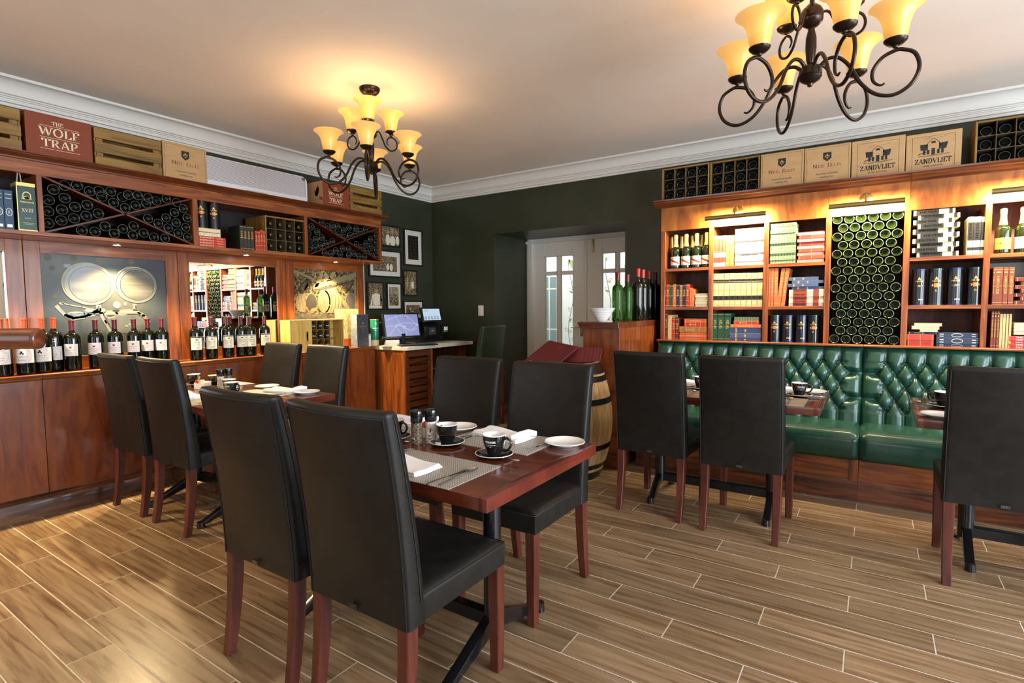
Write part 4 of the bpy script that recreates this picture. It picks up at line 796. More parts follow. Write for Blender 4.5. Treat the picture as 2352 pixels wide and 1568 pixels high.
frame(4.621, 4.855, 1.437, 1.747, 0, 'photograph of a person with barrel staves', [([leaf(.25, .1, 1.5, .85, .14), leaf(.42, .05, 1.3, .8, .12)], skin, 'staves'), ([disc(.70, .42, .12, .16)], sepl, 'white_shirt'), ([disc(.66, .68, .07, .07)], skin, 'face')])
frame(4.070, 4.309, 1.277, 1.590, 0, 'photograph of a person in white shirt leaning on table', man(.55, 1.2)+[([[(0, .0), (.9, .0), (.95, .08), (.4, .14), (0, .12)]], sepl, 'table')])
frame(4.352, 4.588, 1.276, 1.586, .03, 'small matted photograph of hanging tools, bottom middle', [([line(.1+.13*i, .98, .12+.13*i, .62, .03) for i in range(7)], sepl, 'hanging_tools')])
frame(4.614, 4.950, 1.160, 1.384, .035, 'matted photograph partly hidden behind the monitors', [([disc(.3, .6, .06, .1), disc(.45, .35, .08, .06)], sepl, 'highlights')])
# ---------------------------------------------------------------- open wine crate, tasting note and gift box on the ledge
L0 = .9
t = thing('open_wine_crate', 'pale pine crate on ledge with sliding lid and rack of bottles', 'crate', (-4.40, 2.965, L0)); t2 = t
H_ = .295; W_ = .60; D_ = .16
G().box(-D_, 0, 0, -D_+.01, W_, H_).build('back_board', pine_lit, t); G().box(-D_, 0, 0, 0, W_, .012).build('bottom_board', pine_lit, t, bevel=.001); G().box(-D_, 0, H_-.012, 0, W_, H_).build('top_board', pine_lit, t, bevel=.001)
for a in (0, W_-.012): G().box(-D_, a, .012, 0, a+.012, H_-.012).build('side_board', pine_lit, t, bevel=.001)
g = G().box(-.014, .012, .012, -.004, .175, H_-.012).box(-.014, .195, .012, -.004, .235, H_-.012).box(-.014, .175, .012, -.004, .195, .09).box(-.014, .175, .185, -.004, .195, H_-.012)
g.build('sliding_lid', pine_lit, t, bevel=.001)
for y in (.30, .375, .450): G().box(-.10, y-.003, .012, -.02, y+.003, H_-.012).build('divider', pn_z, t)
for z in (.105, .195): G().box(-.10, .24, z-.003, -.02, .53, z+.003).build('divider', pn_y, t)
bt = G().lathe(bottle_prof(.033, .27), 18).mesh('wine_bottle', gls_g, smooth=.7)
for j in range(3):
    for i in range(3):
        o = inst('wine_bottle', bt, None, (-4.435, 2.965+.265+.078*i, L0+.012+.093*j+.0345), (0, -PI/2+.0, 0)); o.rotation_euler = (0, -PI/2, 0); o.scale = (1, 1, .44)
        tag(o, 'olive-green bottle in open pine crate, %s row, %s' % (('bottom', 'middle', 'top')[j], ('left', 'middle', 'right')[i]), 'bottle', 'bottles in the open crate')
t = thing('tasting_board', 'speckled yellow-cream board standing behind open crate', 'board', (-4.52, 3.56, L0))
G().box(-.008, 0, 0, .0, .30, .39).build('board', noisy('speckled_card', [(.42, (.42, .34, .10)), (.55, (.62, .56, .28)), (.7, (.74, .70, .46))], (4, 30, 9), 3, 6, .5), t, bevel=.002)
G().box(0, .003, .0, .002, .297, .085).build('orange_strip', mat('orange_card', (.45, .10, .02), .5), t)
t = thing('gift_box', 'tall grey gift box with gold print at end of ledge', 'box', (-4.36, 3.70, L0), rot=(0, 0, 0))
gbx = mat('slate_card', (.055, .062, .075), .3, coat=.3); gbs = noisy('pale_blue_card', [(.4, (.25, .30, .36)), (.6, (.34, .40, .46))], (9, 9, 9), 3, 4, .35)
G().box(-.095, 0, 0, 0, .15, .335).build('carton', gbx, t, bevel=.001); G().box(-.095, -.0012, 0, 0, 0, .335).build('pale_side', gbs, t)
decal(t, [disc(.075, .245, .008, .011, 8)]+letters('Glenfiddich', .016, .075, .205, 1.2, width=.10)+[rect(.05, .19, .10, .1915), rect(.06, .182, .09, .1832), line(.075, .175, .075, .14, .003)], V(.0008), gold)
# ---------------------------------------------------------------- service desk in the corner
desk_m = noisy('cream_worktop', [(.4, (.60, .56, .46)), (.6, (.72, .69, .58))], (6, 1, 6), 5, 5, .3)
t = thing('service_desk', 'service desk with cream top and louvred mahogany cupboard', 'desk', (-4.62, 3.95, 0))
G().prism([(0, 0), (.62, 0), (.685, .03), (.695, 1.10), (0, 1.10)], .862, .90, lambda u, v, d: (u, v, d)).build('worktop', desk_m, t, bevel=.002)
G().box(.10, .012, .0, .66, .028, .862).build('end_panel', wz, t, bevel=.001)
G().box(.0, .40, .0, .66, .435, .862).build('divider_panel', wz, t, bevel=.001)
lw = wood('shaded_louvre_wood', (.03, .008, .003), (.085, .022, .006), (.14, .04, .010), 1, .35, .25)  # darker than the desk mahogany: this face's shade is put into the colour
lv = G().box(.645, .03, .04, .66, .075, .85).box(.645, .355, .04, .66, .40, .85).box(.645, .075, .79, .66, .355, .85).box(.645, .075, .04, .66, .355, .10).build('louvre_door', lw, t, bevel=.001)
for k in range(9): G().prism([(0, 0), (.004, 0), (.022, .062), (.018, .062)], .075, .355, lambda u, v, d: (.634+u*.9, d, .11+k*.0745+v)).build('louvre', lw, lv)
G().box(.0, .435, .62, .62, 1.08, .635).build('lower_shelf', mat('dull_green_board', (.05, .06, .04), .6), t)
G().box(.0, 1.07, 0, .60, 1.09, .862).build('end_panel', wz, t)
scr = mat('monitor_screen', (.1, .1, .2), .2, emit=(.26, .33, .62), estr=.55); bz = mat('navy_black_plastic', (.006, .010, .022), .25)
s_ln = mat('screen_lines', (0, 0, 0), .5, emit=(.75, .85, 1.0), estr=.7); s_pk = mat('screen_pink', (0, 0, 0), .5, emit=(.75, .35, .75), estr=.9)
t = thing('computer_monitor', 'flat monitor showing pale curved lines on blue, on desk', 'monitor', (-4.22, 4.215, .9), rz=PI/2-.28)
mo = inst('housing', G().box(-.215, -.018, .075, .215, .018, .345).mesh('housing', bz, bevel=.004, seg=2), t, (0, 0, 0), (-.22, 0, 0))
G().box(-.200, -.0195, .093, .200, -.017, .330).build('screen', scr, mo)
q = []; F0 = lambda u, v, d: (u*.9, -.0195-d, v)
for pts in ([(-.08, .33), (-.05, .26), (.0, .20), (.05, .12), (.03, .105), (-.03, .13), (-.09, .2)], [(-.2, .27), (-.08, .30), (.02, .33)], [(-.1, .19), (.0, .235), (.1, .235), (.22, .21)], [(.05, .33), (.14, .26), (.22, .2)], [(-.22, .2), (-.1, .21), (.05, .20), (.02, .19)], [(-.18, .11), (-.06, .23), (.1, .14), (.2, .17)], [(.0, .2), (.08, .16), (.16, .17), (.21, .22)]): q += stroke(pts, .0035)
decal(mo, q, F0, s_ln, 'map_lines'); decal(mo, stroke([(-.03, .27), (.03, .33)], .002)+stroke([(.07, .33), (.10, .22), (.15, .18)], .002), F0, s_pk, 'pink_lines')
G().box(-.025, .0, .012, .025, .03, .12).prism([(-.10, -.05), (.10, -.05), (.09, .09), (-.09, .09)], 0, .012, lambda u, v, d: (u, v, d)).build('stand', bz, t, bevel=.003)
t = thing('keyboard', 'black keyboard lying on the cream desk top', 'keyboard', (-4.00, 4.19, .9), rz=PI/2-.35)
kb = G().box(-.215, -.07, 0, .215, .07, .012).build('base', black_m, t, bevel=.003)
g = G()
for r in range(5):
    for c_ in range(15): g.box(-.205+c_*.0272, -.062+r*.0245, .012, -.205+c_*.0272+.0235, -.062+r*.0245+.0205, .017)
o = g.build('keys', mat('dark_blue_keys', (.02, .028, .05), .5), kb); o['kind'] = 'stuff'
t = thing('till_terminal', 'point-of-sale tablet on black stand with lit screen', 'terminal', (-4.20, 4.60, .965), rz=PI/2-.25)
G().prism([(-.06, 0), (.07, 0), (.06, .17), (-.0, .19), (-.05, .12)], -.10, .10, lambda u, v, d: (d, u, v)).build('stand', black_m, t, bevel=.005, seg=2)
tb = inst('tablet', G().box(-.135, -.012, -.085, .135, .012, .085).mesh('tablet', bz, bevel=.005, seg=2), t, (0, -.045, .252), (-.30, 0, 0))
G().box(-.112, -.0135, -.066, .112, -.0115, .066).build('screen', mat('till_screen', (0, 0, 0), .2, emit=(.62, .78, .95), estr=.7), tb)
decal(tb, letters('pilot', .024, -.065, .035, 1, width=.055, serif=False)+[rect(-.1+.04*i, -.055, -.075+.04*i, -.045) for i in range(5)]+[rect(-.1+.04*i, -.035, -.075+.04*i, -.025) for i in range(5)]+[rect(-.1, .0, .1, .001)], lambda u, v, d: (u, -.0135-d, v), mat('screen_grey', (.2, .25, .32), .5), 'screen_text')
G().box(-.045, -.068, .03, .045, -.058, .11).build('reader_panel', mat('dark_grey_plastic', (.03, .03, .03), .4), t, bevel=.002)
decal(t, letters('pilot', .014, 0, .068, width=.03, serif=False), lambda u, v, d: (u, -.0685-d, v), white_t)
G().cyl(.06, -.03, .045, .06, .007, 10).build('status_lamp', mat('green_led', (0, .2, .05), .5, emit=(.05, 1, .35), estr=4), t)
t = thing('cash_drawer', 'black steel cash drawer under the till terminal', 'cash drawer', (-4.25, 4.75, .9))
G().box(-.30, -.28, .003, 0, .20, .095).build('casing', black_m, t, bevel=.003); G().box(-.002, -.265, .012, .004, .185, .086).build('drawer_front', black_m, t, bevel=.002)
G().cyl(0, 0, 0, .008, .012, 14, T=Matrix.Translation((.003, .10, .05)) @ Matrix.Rotation(PI/2, 4, 'Y')).build('lock', chrome, t)
t = thing('card_stand', 'small green-lit card stand on the cash drawer', 'stand', (-4.25, 4.93, .995)); G().box(-.03, -.05, 0, .0, .05, .10).build('backing', black_m, t, bevel=.002)
G().box(0, -.02, .03, .003, .045, .075).build('card', white_t, t); G().box(.0, -.045, .012, .02, .02, .022).build('tray', mat('green_lit_plastic', (.05, .35, .12), .3), t)
t = thing('whisky_tube', 'green cylindrical whisky tube with cream base behind desk papers', 'tube', (-4.42, 3.985, .9)); grn = mat('bright_green_card', (.010, .22, .11), .35, coat=.3); dg = mat('deep_green_card', (.008, .06, .03), .35)
G().cyl(0, 0, .06, .275, .045, 28).build('tube', grn, t); G().cyl(0, 0, .0, .06, .0455, 28).build('base_band', cream_t, t); G().cyl(0, 0, .272, .28, .0465, 28).build('lid', gold, t)
fc = cylf(.0455, -.55)
decal(t, [[(-.06, .06), (.06, .06), (.06, .085), (.03, .11), (-.01, .145), (-.06, .16)]], fc, dg, 'dark_wave')
decal(t, letters('Glenfiddich', .02, .0, .178, 1.3, width=.075)+letters('S', .022, .01, .225, 1.2)+[rect(-.015, .16, .02, .163)], fc, white_t, 'lettering', .0012)
t = thing('whisky_carton', 'black carton with pale print behind the monitor', 'box', (-4.48, 4.07, .9)); G().box(0, 0, 0, .09, .10, .25).build('carton', mat('black_card', (.012, .012, .014), .4), t, bevel=.001)
decal(t, letters('THE GLEN', .014, .05, .15, 1.2, width=.07)+[rect(.02, .135, .08, .137)], lambda u, v, d: (.09+d, u, v), white_t)
t = thing('white_canister', 'slim white capped canister beside the gift box', 'canister', (-4.40, 3.89, .9)); G().cyl(0, 0, 0, .115, .019, 18).build('tube', white_p, t); G().cyl(0, 0, .115, .13, .0205, 18).build('lid', mat('grey_plastic', (.35, .33, .3), .4), t)
t = thing('telephone', 'white desk telephone with dark handset beside the monitor', 'telephone', (-4.20, 4.02, .912), rz=.9)
G().prism([(-.08, 0), (.08, 0), (.08, .02), (-.08, .055)], -.07, .07, lambda u, v, d: (d, u, v)).build('base', white_p, t, bevel=.004, seg=2)
G().tube([(-.085, -.07, .06), (-.088, -.03, .082), (-.088, .03, .082), (-.085, .07, .05)], [.02, .014, .014, .02], 10).build('handset', black_m, t)
for i, (a, b, h_) in enumerate(((.26, .19, .006), (.22, .16, .005))):
    t = tag(G().box(-a/2, -b/2, 0, a/2, b/2, h_).build('notepad', mat('yellowish_paper_%d' % i, (.66, .58-.1*i, .36), .7), None, (-4.17-.0*i, 4.03+.01*i, .9+.006*i), (0, 0, .5+.3*i)), ('lower', 'upper')[i]+' cream notepad under the telephone', 'notepad')
t = thing('paper_note', 'white printed slip lying at far end of desk', 'paper', (-4.05, 4.85, .9)); G().box(-.05, -.09, 0, .05, .09, .001).build('sheet', white_t, t)
# ---------------------------------------------------------------- bookcase on the back wall
FB = 4.75
t = thing('bookcase', 'tall lit mahogany bookcase covering the right part of back wall', 'bookcase', (0, FB, 0)); D_ = .39; XR_ = 1.60
cols = [(-1.575, -1.538), (-1.165, -1.127), (-.741, -.704), (-.312, -.276), (.168, .205), (.602, .635), (1.035, 1.070), (1.56, 1.60)]
for a, b in cols: G().box(a, 0, 0, b, D_, 1.952).build('upright', wz, t, bevel=.0015)
G().box(-1.575, D_-.012, 0, XR_, D_, 2.21).build('back_board', inner, t)
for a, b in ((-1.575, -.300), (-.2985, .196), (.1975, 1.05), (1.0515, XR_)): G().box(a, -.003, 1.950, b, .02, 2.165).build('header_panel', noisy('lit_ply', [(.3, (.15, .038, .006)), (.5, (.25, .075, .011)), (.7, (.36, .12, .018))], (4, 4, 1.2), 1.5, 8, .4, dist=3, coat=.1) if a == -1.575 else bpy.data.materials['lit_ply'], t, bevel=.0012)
for a, b in ((-1.60, -.300), (-.2985, .196), (.1975, 1.05), (1.0515, XR_)): G().prism([(.02, 2.150), (-.006, 2.150), (-.010, 2.160), (-.024, 2.168), (-.036, 2.184), (-.046, 2.190), (-.048, 2.198), (-.060, 2.203), (-.062, 2.214), (.02, 2.214)], a-(.03 if a < -1.5 else 0), b, lambda u, v, d: (d, u, v)).build('crown', crx, t)
G().box(-1.60, .0, 2.200, XR_, D_, 2.2135).build('top_board', wx, t)
for i, (a, b) in enumerate(((-1.538, -1.165), (-1.127, -.741), (-.704, -.312), (.205, .602), (.635, 1.035), (1.070, 1.56))):
    for z0, z1 in ((1.597, 1.622), (1.261, 1.287)): G().box(a, .002, z0, b, D_-.012, z1).build('shelf_board', wx, t, bevel=.0012)
for i in range(len(cols)-1): G().box(cols[i][1], .0, .975, cols[i+1][0], D_-.012, 1.001).build('bottom_board', wx, t, bevel=.001)
G().box(-1.575, -.0, .10, XR_, .02, .975).build('lower_front', wx, t)
# wine column
colb = ring_mesh(.0352, .30, gls_g, ring_g, 22)
for r in range(15):
    n = 6 if r % 2 == 0 else 5
    for i in range(n):
        x = -.276+.0372+i*.0739+(.037 if n == 5 else 0)+.0015*math.sin(r*7+i*3); z = 1.0375+.0636*r+.0012*math.sin(i*5+r)
        lying(colb, x, FB+.012+.006*math.sin(i*9+r*4), z, 'bottle base in tall wine column, %s row from bottom, %s from left' % (ORD[r], ORD[i]), 'bottles in the %s of the wine column' % ('lower third' if r < 5 else 'middle third' if r < 10 else 'upper third'), axis='y')
YS = FB+.012
BAY = {1: (-1.538, -1.165), 2: (-1.127, -.741), 3: (-.704, -.312), 5: (.205, .602), 6: (.635, 1.035)}
BAYN = {1: 'champagne bay', 2: 'second bay', 3: 'third bay', 5: 'bay right of wine column', 6: 'bay at right picture edge'}
def stand(lst, z, bay, row, d=.19):
    seen_ = {}
    for i, (a, b, h, k) in enumerate(lst):
        a = max(a, BAY[bay][0]+.001); b = max(b, a+.010)
        seen_[k] = n = seen_.get(k, 0)+1
        book(a, YS, z+.0008, b-a-.0012, h, d, k, '%s upright book, %s of that colour on %s shelf, %s' % (BN[k], ORD[n-1], row, BAYN[bay]), 'upright books on the %s shelf, %s' % (row, BAYN[bay]))
def stack(lst, bay, row, mode='lie', d=.19, z0=None):
    lst = sorted(lst, key=lambda q: q[2]); z = z0
    for i, (a, b, za, zb, k) in enumerate(lst):
        a = max(a, BAY[bay][0]+.002); b = min(b, BAY[bay][1]-.002) if bay < 6 else b+.08
        th = zb-za+.0015; zz = za if z is None else z+.0004
        md = mode if mode != 'alt' else ('pages' if (i % 2 == 0) else 'lie')
        md = 'pages' if k == 'c' else md
        o = book(a, YS+(.006*math.sin(i*4)), zz, th, b-a, d, k, '%s book lying %s from bottom, %s shelf, %s' % (BN[k], ORD[i], row, BAYN[bay]), 'lying books on the %s shelf, %s' % (row, BAYN[bay]), md)
        z = zz+th
    return z
stand(B1M, 1.287, 1, 'middle', .17); stack(B1MS, 1, 'middle', z0=1.287); stand(B1L, 1.001, 1, 'bottom'); stack(B1LS, 1, 'bottom', z0=1.001)
stand(B2T, 1.622, 2, 'top'); stack(B2TS, 2, 'top', z0=1.622); stand(B2M, 1.287, 2, 'middle'); stand(B2L, 1.001, 2, 'bottom'); stack(B2LS, 2, 'bottom', z0=1.001)
stack(B3TG, 3, 'top', z0=1.622); zz_ = B3TR
stack([(a, b, c_, d_, 'R') for a, b, c_, d_, k in B3TR], 3, 'top', 'alt', z0=1.622)
stand(B3M, 1.287, 3, 'middle', .22); stack(B3MB+B3MW, 3, 'middle', z0=1.287)
for i in range(2): book(-.640+i*.030, YS+.001, 1.2885, .026, .30, .22, 'o', 'leaning orange book, %s of two in third bay' % ('left', 'right')[i], 'leaning orange books', tilt=.10)
for i, x in enumerate(B3C):
    lb = 'dark gift tin, %s from left on bottom shelf, third bay' % ORD[i]
    if i == 1: tin20.location = (x, FB+.06, 1.0015); tin20['label'] = lb
    else: dup((tin15, tin20, tin20, tin15)[i], (x, FB+.06, 1.0015), lb, 0)
stack([q[:4]+('Y',) for q in B5T], 5, 'top', 'flip', z0=1.622, d=.2); stand(B5TS, 1.622, 5, 'top')
for i, x in enumerate(B5C):
    o = dup((tin20, tin15, tin20, tin15)[i], (x, FB+.06, 1.2875), 'tall gift tin, %s from left, right of wine column' % ORD[i], 0); o.scale = (1, 1, 1.18)
stack(B5L, 5, 'bottom', z0=1.001); stack(B5LN, 5, 'bottom', z0=1.001)
stand(B6M, 1.287, 6, 'middle'); stack(B6MS, 6, 'middle', z0=1.287); stand(B6L, 1.001, 6, 'bottom'); stack(B6LR, 6, 'bottom', z0=1.001); stack(B6LC, 6, 'bottom right')
t = thing('folded_board', 'grey folded board leaning behind the brown encyclopaedias', 'board', (.66, FB+.30, 1.287)); G().box(0, 0, 0, .20, .01, .29).build('board', mat('grey_board', (.22, .21, .17), .7), t, bevel=.002)
# champagne
def champagne(lab, sash):
    t = thing('champagne_bottle', '', 'bottle'); R, H = .0425, .30
    inst('glass', G().lathe(bottle_prof(R, H, neck=.0155, sh=.50), 24).mesh('glass', gls_g, smooth=.7), t)
    G().lathe([(.024, H*.64), (.0185, H*.75), (.0170, H*.86), (.019, H*.92), (.0185, H*.985), (.010, H+.002)], 18).build('foil', cap_gold, t)
    f = cylf(R+.0006); lb = decal(t, wrap(R, 0, R*2.6, .03, .105), f, lab, 'label', .0003)
    if sash: decal(lb, [[(-.05, .095), (-.05, .078), (.045, .036), (.045, .053)]], f, red_t, 'sash', .0009); decal(lb, letters('CHAMPAGNE', .009, .012, .085, 1.2, width=.05), f, gold, 'lettering', .0011)
    else: decal(lb, letters('PONGRACZ', .012, 0, .062, 1.1, width=.07)+[rect(-.03, .05, .03, .0512)], f, black_t, 'lettering', .0009)
    return t
cp = champagne(lab_c, True)
for i, (x, y) in enumerate(CH1):
    o = cp if i == 0 else dup(cp, (x, y, 1.6225)); o.location = (x, y, 1.6225); o.rotation_euler.z = -.1
    o['label'] = 'champagne bottle with red sash label, %s row, %s from left' % (('front', 'rear')[i//4], ORD[i % 4]); o['group'] = 'champagne bottles in the first bay'
cp2 = champagne(mat('amber_label', (.62, .36, .06), .5), False); cp3 = champagne(lab_w, False)
for o, (x, y), lb in ((cp2, CH6[0], 'champagne bottle with amber label at right picture edge'), (cp3, CH6[1], 'champagne bottle with white label at right picture edge')):
    o.location = (x+.005, y, 1.6225); o['label'] = lb
# picture lights
HO = PI/2-.6
for i, (a, b, xd) in enumerate(((-1.166, -.714, -.940), (-.288, .160, -.064), (.611, 1.06, .835))):
    t = thing('picture_light', 'brass picture light over the %s' % ('books of the second bay', 'tall wine column', 'right-hand bay')[i], 'lamp', ((a+b)/2, 4.62, 2.005), group='picture lights on the bookcase header'); L_ = (b-a)/2
    q = [(.020*math.cos(x), .020*math.sin(x)) for x in [PI*k/11+HO for k in range(12)]]+[(.017*math.cos(x), .017*math.sin(x)) for x in [PI*k/11+HO for k in range(11, -1, -1)]]
    G().prism(q, -L_, L_, lambda u, v, d: (d, u, v)).build('hood', bronze, t, smooth=.8)
    for s_ in (-1, 1): G().cyl(0, 0, 0, .003, .019, 16, T=Matrix.Translation((s_*(L_-.001), 0, .0)) @ Matrix.Rotation(PI/2, 4, 'Y')).build('end_cap', bronze, t)
    G().cyl(0, 0, -L_+.03, L_-.03, .008, 12, T=Matrix.Rotation(PI/2, 4, 'Y')).build('tube', lamp_on, t)
    G().tube([(xd-(a+b)/2, .126, .055), (xd-(a+b)/2, .08, .095), (xd-(a+b)/2, .03, .085), (xd-(a+b)/2, .0, .02)], .006, 8).build('arm', brass, t)
    G().lathe([(.042, 0), (.042, .004), (.034, .010), (.012, .014), (0, .015)], 28, T=Matrix.Translation((xd-(a+b)/2, .1275, .055)) @ Matrix.Rotation(PI/2, 4, 'X')).build('wall_plate', brass, t)
    light('AREA', ((a+b)/2, 4.634, 1.998), 30, PICT, (.75, 0, 0), (b-a-.06, .02), name='picture_lamp_light')
# cartons and crates on top of the bookcase
ZB = 2.215; YT = 4.80
fb = lying
def top_crate(a, b, h, nx, nz, label, grp):
    t = crate_rack(label, b-a, h, .30, nx, nz, wood_=(pn_x, pn_z)); t.location = (a, YT, ZB)
    w = b-a; e = .012
    for j in range(nz):
        for i in range(nx):
            x = a+e+(w-2*e)*(i+.5)/nx; r = min(.0345, (w-2*e)/nx/2-.004); z = ZB+e+(h-2*e)*j/nz+.003+r
            o = inst('wine_bottle', rackb, None, (x, YT+.035+.006*math.sin(i*5+j), z), (-PI/2, 0, 0)); s_ = r/.0345; o.scale = (s_, s_, .88); tag(o, grp[0]+', %s row, %s from left' % (('bottom', 'middle', 'top')[j], ORD[i]), 'bottle', grp[1])
top_crate(-1.589, -1.184, .288, 4, 3, 'pine bottle crate at the left end of bookcase top', ('dark bottle in leftmost crate on bookcase top', 'bottles in the leftmost top crate'))
top_crate(-1.178, -.790, .285, 4, 3, 'pine bottle crate beside the tan cartons on bookcase', ('dark bottle in second crate on bookcase top', 'bottles in the second top crate'))
top_crate(.537, .945, .292, 4, 3, 'pine bottle crate at the right picture edge, bookcase top', ('dark bottle in right-hand crate on bookcase top', 'bottles in the right top crate'))
ellis((-.783, YT, ZB), .306, .282, 'tan carton with shield emblem, left of two on bookcase', 0); ellis((-.472, YT, ZB), .303, .279, 'tan carton with shield emblem, right of two on bookcase', 0)
for i, (a, b, h) in enumerate(((-.163, .158, .277), (.164, .470, .266))):
    t = carton('zv', (a, YT+.012*i, ZB), b-a, .25, h, card, 'tan carton with house drawing, %s of two on bookcase' % ('left', 'right')[i], 0); w = b-a; c = w*.5
    q = frame_lines(.035, -.0, w-.035, h-.022, .0016)[1:]
    q += letters('ZANDVLIET', .034, c, .058, 1.4, width=w*.66)
    decal(t, q, fY(0), black_t); decal(t, letters('WINE ESTATE', .010, c, .036, 1.1, width=w*.36), fY(0), black_t, 'small_lettering')
    z = .115
    q = [[(c-.075, z+.075), (c-.03, z+.075), (c-.03, z+.035), (c-.07, z+.035)], [(c+.03, z+.075), (c+.08, z+.078), (c+.07, z+.035), (c+.03, z+.035)], rect(c-.012, z+.078, c+.012, z+.092), rect(c-.010, z, c+.010, z+.045)]
    for x in (-.05, -.028, .028, .05): q.append(rect(c+x-.007, z+.005, c+x+.007, z+.035))
    q += stroke([(c-.042, z+.055), (c-.03, z+.085), (c-.018, z+.098), (c, z+.112), (c+.018, z+.098), (c+.03, z+.085), (c+.042, z+.055)], .003)
    q += [line(c-.085, z-.004, c+.09, z-.001, .003), line(c-.06, z-.010, c+.05, z-.008, .002), line(c-.06, z+.112, c-.01, z+.122, .0015), line(c-.05, z+.105, c-.02, z+.112, .0012), line(c+.02, z+.112, c+.07, z+.118, .0014)]
    for k in range(10): q.append(line(c-.085+.004*k, z+.004+.002*k, c-.075+.006*k, z+.016+.001*k, .0022))
    decal(t, q, fY(0), black_t, 'house_drawing')
# ---------------------------------------------------------------- low cabinet with large bottles
t = thing('side_cabinet', 'low mahogany cabinet at the left end of the bookcase', 'cabinet', (-1.955, 3.975, 0)); W_ = .315; D_ = 1.165
G().box(0, 0, .10, W_, D_, 1.135).build('body', ply, t, bevel=.0015)
G().box(-.012, -.012, 0, W_+.002, D_, .13).build('plinth', skirt_x, t, bevel=.003)
G().prism([(0, 1.125), (-.010, 1.128), (-.012, 1.138), (-.026, 1.150), (-.032, 1.152), (-.034, 1.172), (W_+.004, 1.172), (W_+.004, 1.125)], -.034, D_, lambda u, v, d: (u, d, v)).build('top', rx_, t, bevel=.001)
G().prism([(0, 1.125), (-.010, 1.128), (-.012, 1.138), (-.026, 1.150), (-.032, 1.152), (-.0335, 1.1715), (0.0, 1.1715)], -.03, W_, lambda u, v, d: (d, u, v)).build('top_moulding', rx_, t)
def big_bottle(R, H, gm, capm_, label, loc):
    t = thing('large_bottle', label, 'bottle', loc, group='large bottles on the low cabinet')
    G().lathe(bottle_prof(R, H, neck=.017), 28).build('glass', gm, t, smooth=.7)
    inst('capsule', capsule(.0172, H*.84, H+.001, capm_, 18), t)
    f = cylf(R+.0006, PI); lb = decal(t, wrap(R, 0, R*1.9, H*.20, H*.42), f, lab_c, 'label', .0003)
    decal(lb, [disc(0, H*.33, .008, .015, 8), rect(-.02, H*.25, .02, H*.255)], f, black_t, 'emblem', .0010); decal(t, letters('ALTO', H*.05, 0, H*.46, 1.3, width=R*1.4), f, white_t, 'lettering', .0008)
    return t
cr = mat('bright_red_foil', (.42, .03, .025), .35, .2)
big_bottle(.047, .408, green_gl, cap_mar, 'clear green bottle nearest on the low cabinet', (-1.795, 4.305, 1.1725))
big_bottle(.044, .400, green_gl, cap_mar, 'slim green bottle, second along the low cabinet', (-1.790, 4.51, 1.1725))
big_bottle(.055, .455, gls, cr, 'tall dark bottle with red capsule, third on cabinet', (-1.735, 4.62, 1.1725))
big_bottle(.052, .452, gls, cr, 'dark bottle with red capsule, fourth on cabinet', (-1.742, 4.76, 1.1725))
big_bottle(.052, .445, gls, cr, 'dark bottle with red capsule, fifth on cabinet', (-1.728, 4.89, 1.1725))
big_bottle(.054, .440, gls, cap_dark, 'darkest bottle at the wall end of cabinet', (-1.718, 5.02, 1.1725))
t = thing('white_bowl', 'white ridged conical bowl on the low cabinet', 'bowl', (-1.855, 4.12, 1.1725))
pr = [(.036, 0)]
for k in range(8): r = .036+.0092*k; z = .014*k; pr += [(r+.003, z+.003), (r+.0092, z+.012), (r+.007, z+.014)]
pr += [(.108, .112), (.104, .112), (.036, .012), (0, .012)]
G().lathe(pr, 32).build('bowl', porc, t, smooth=.4)
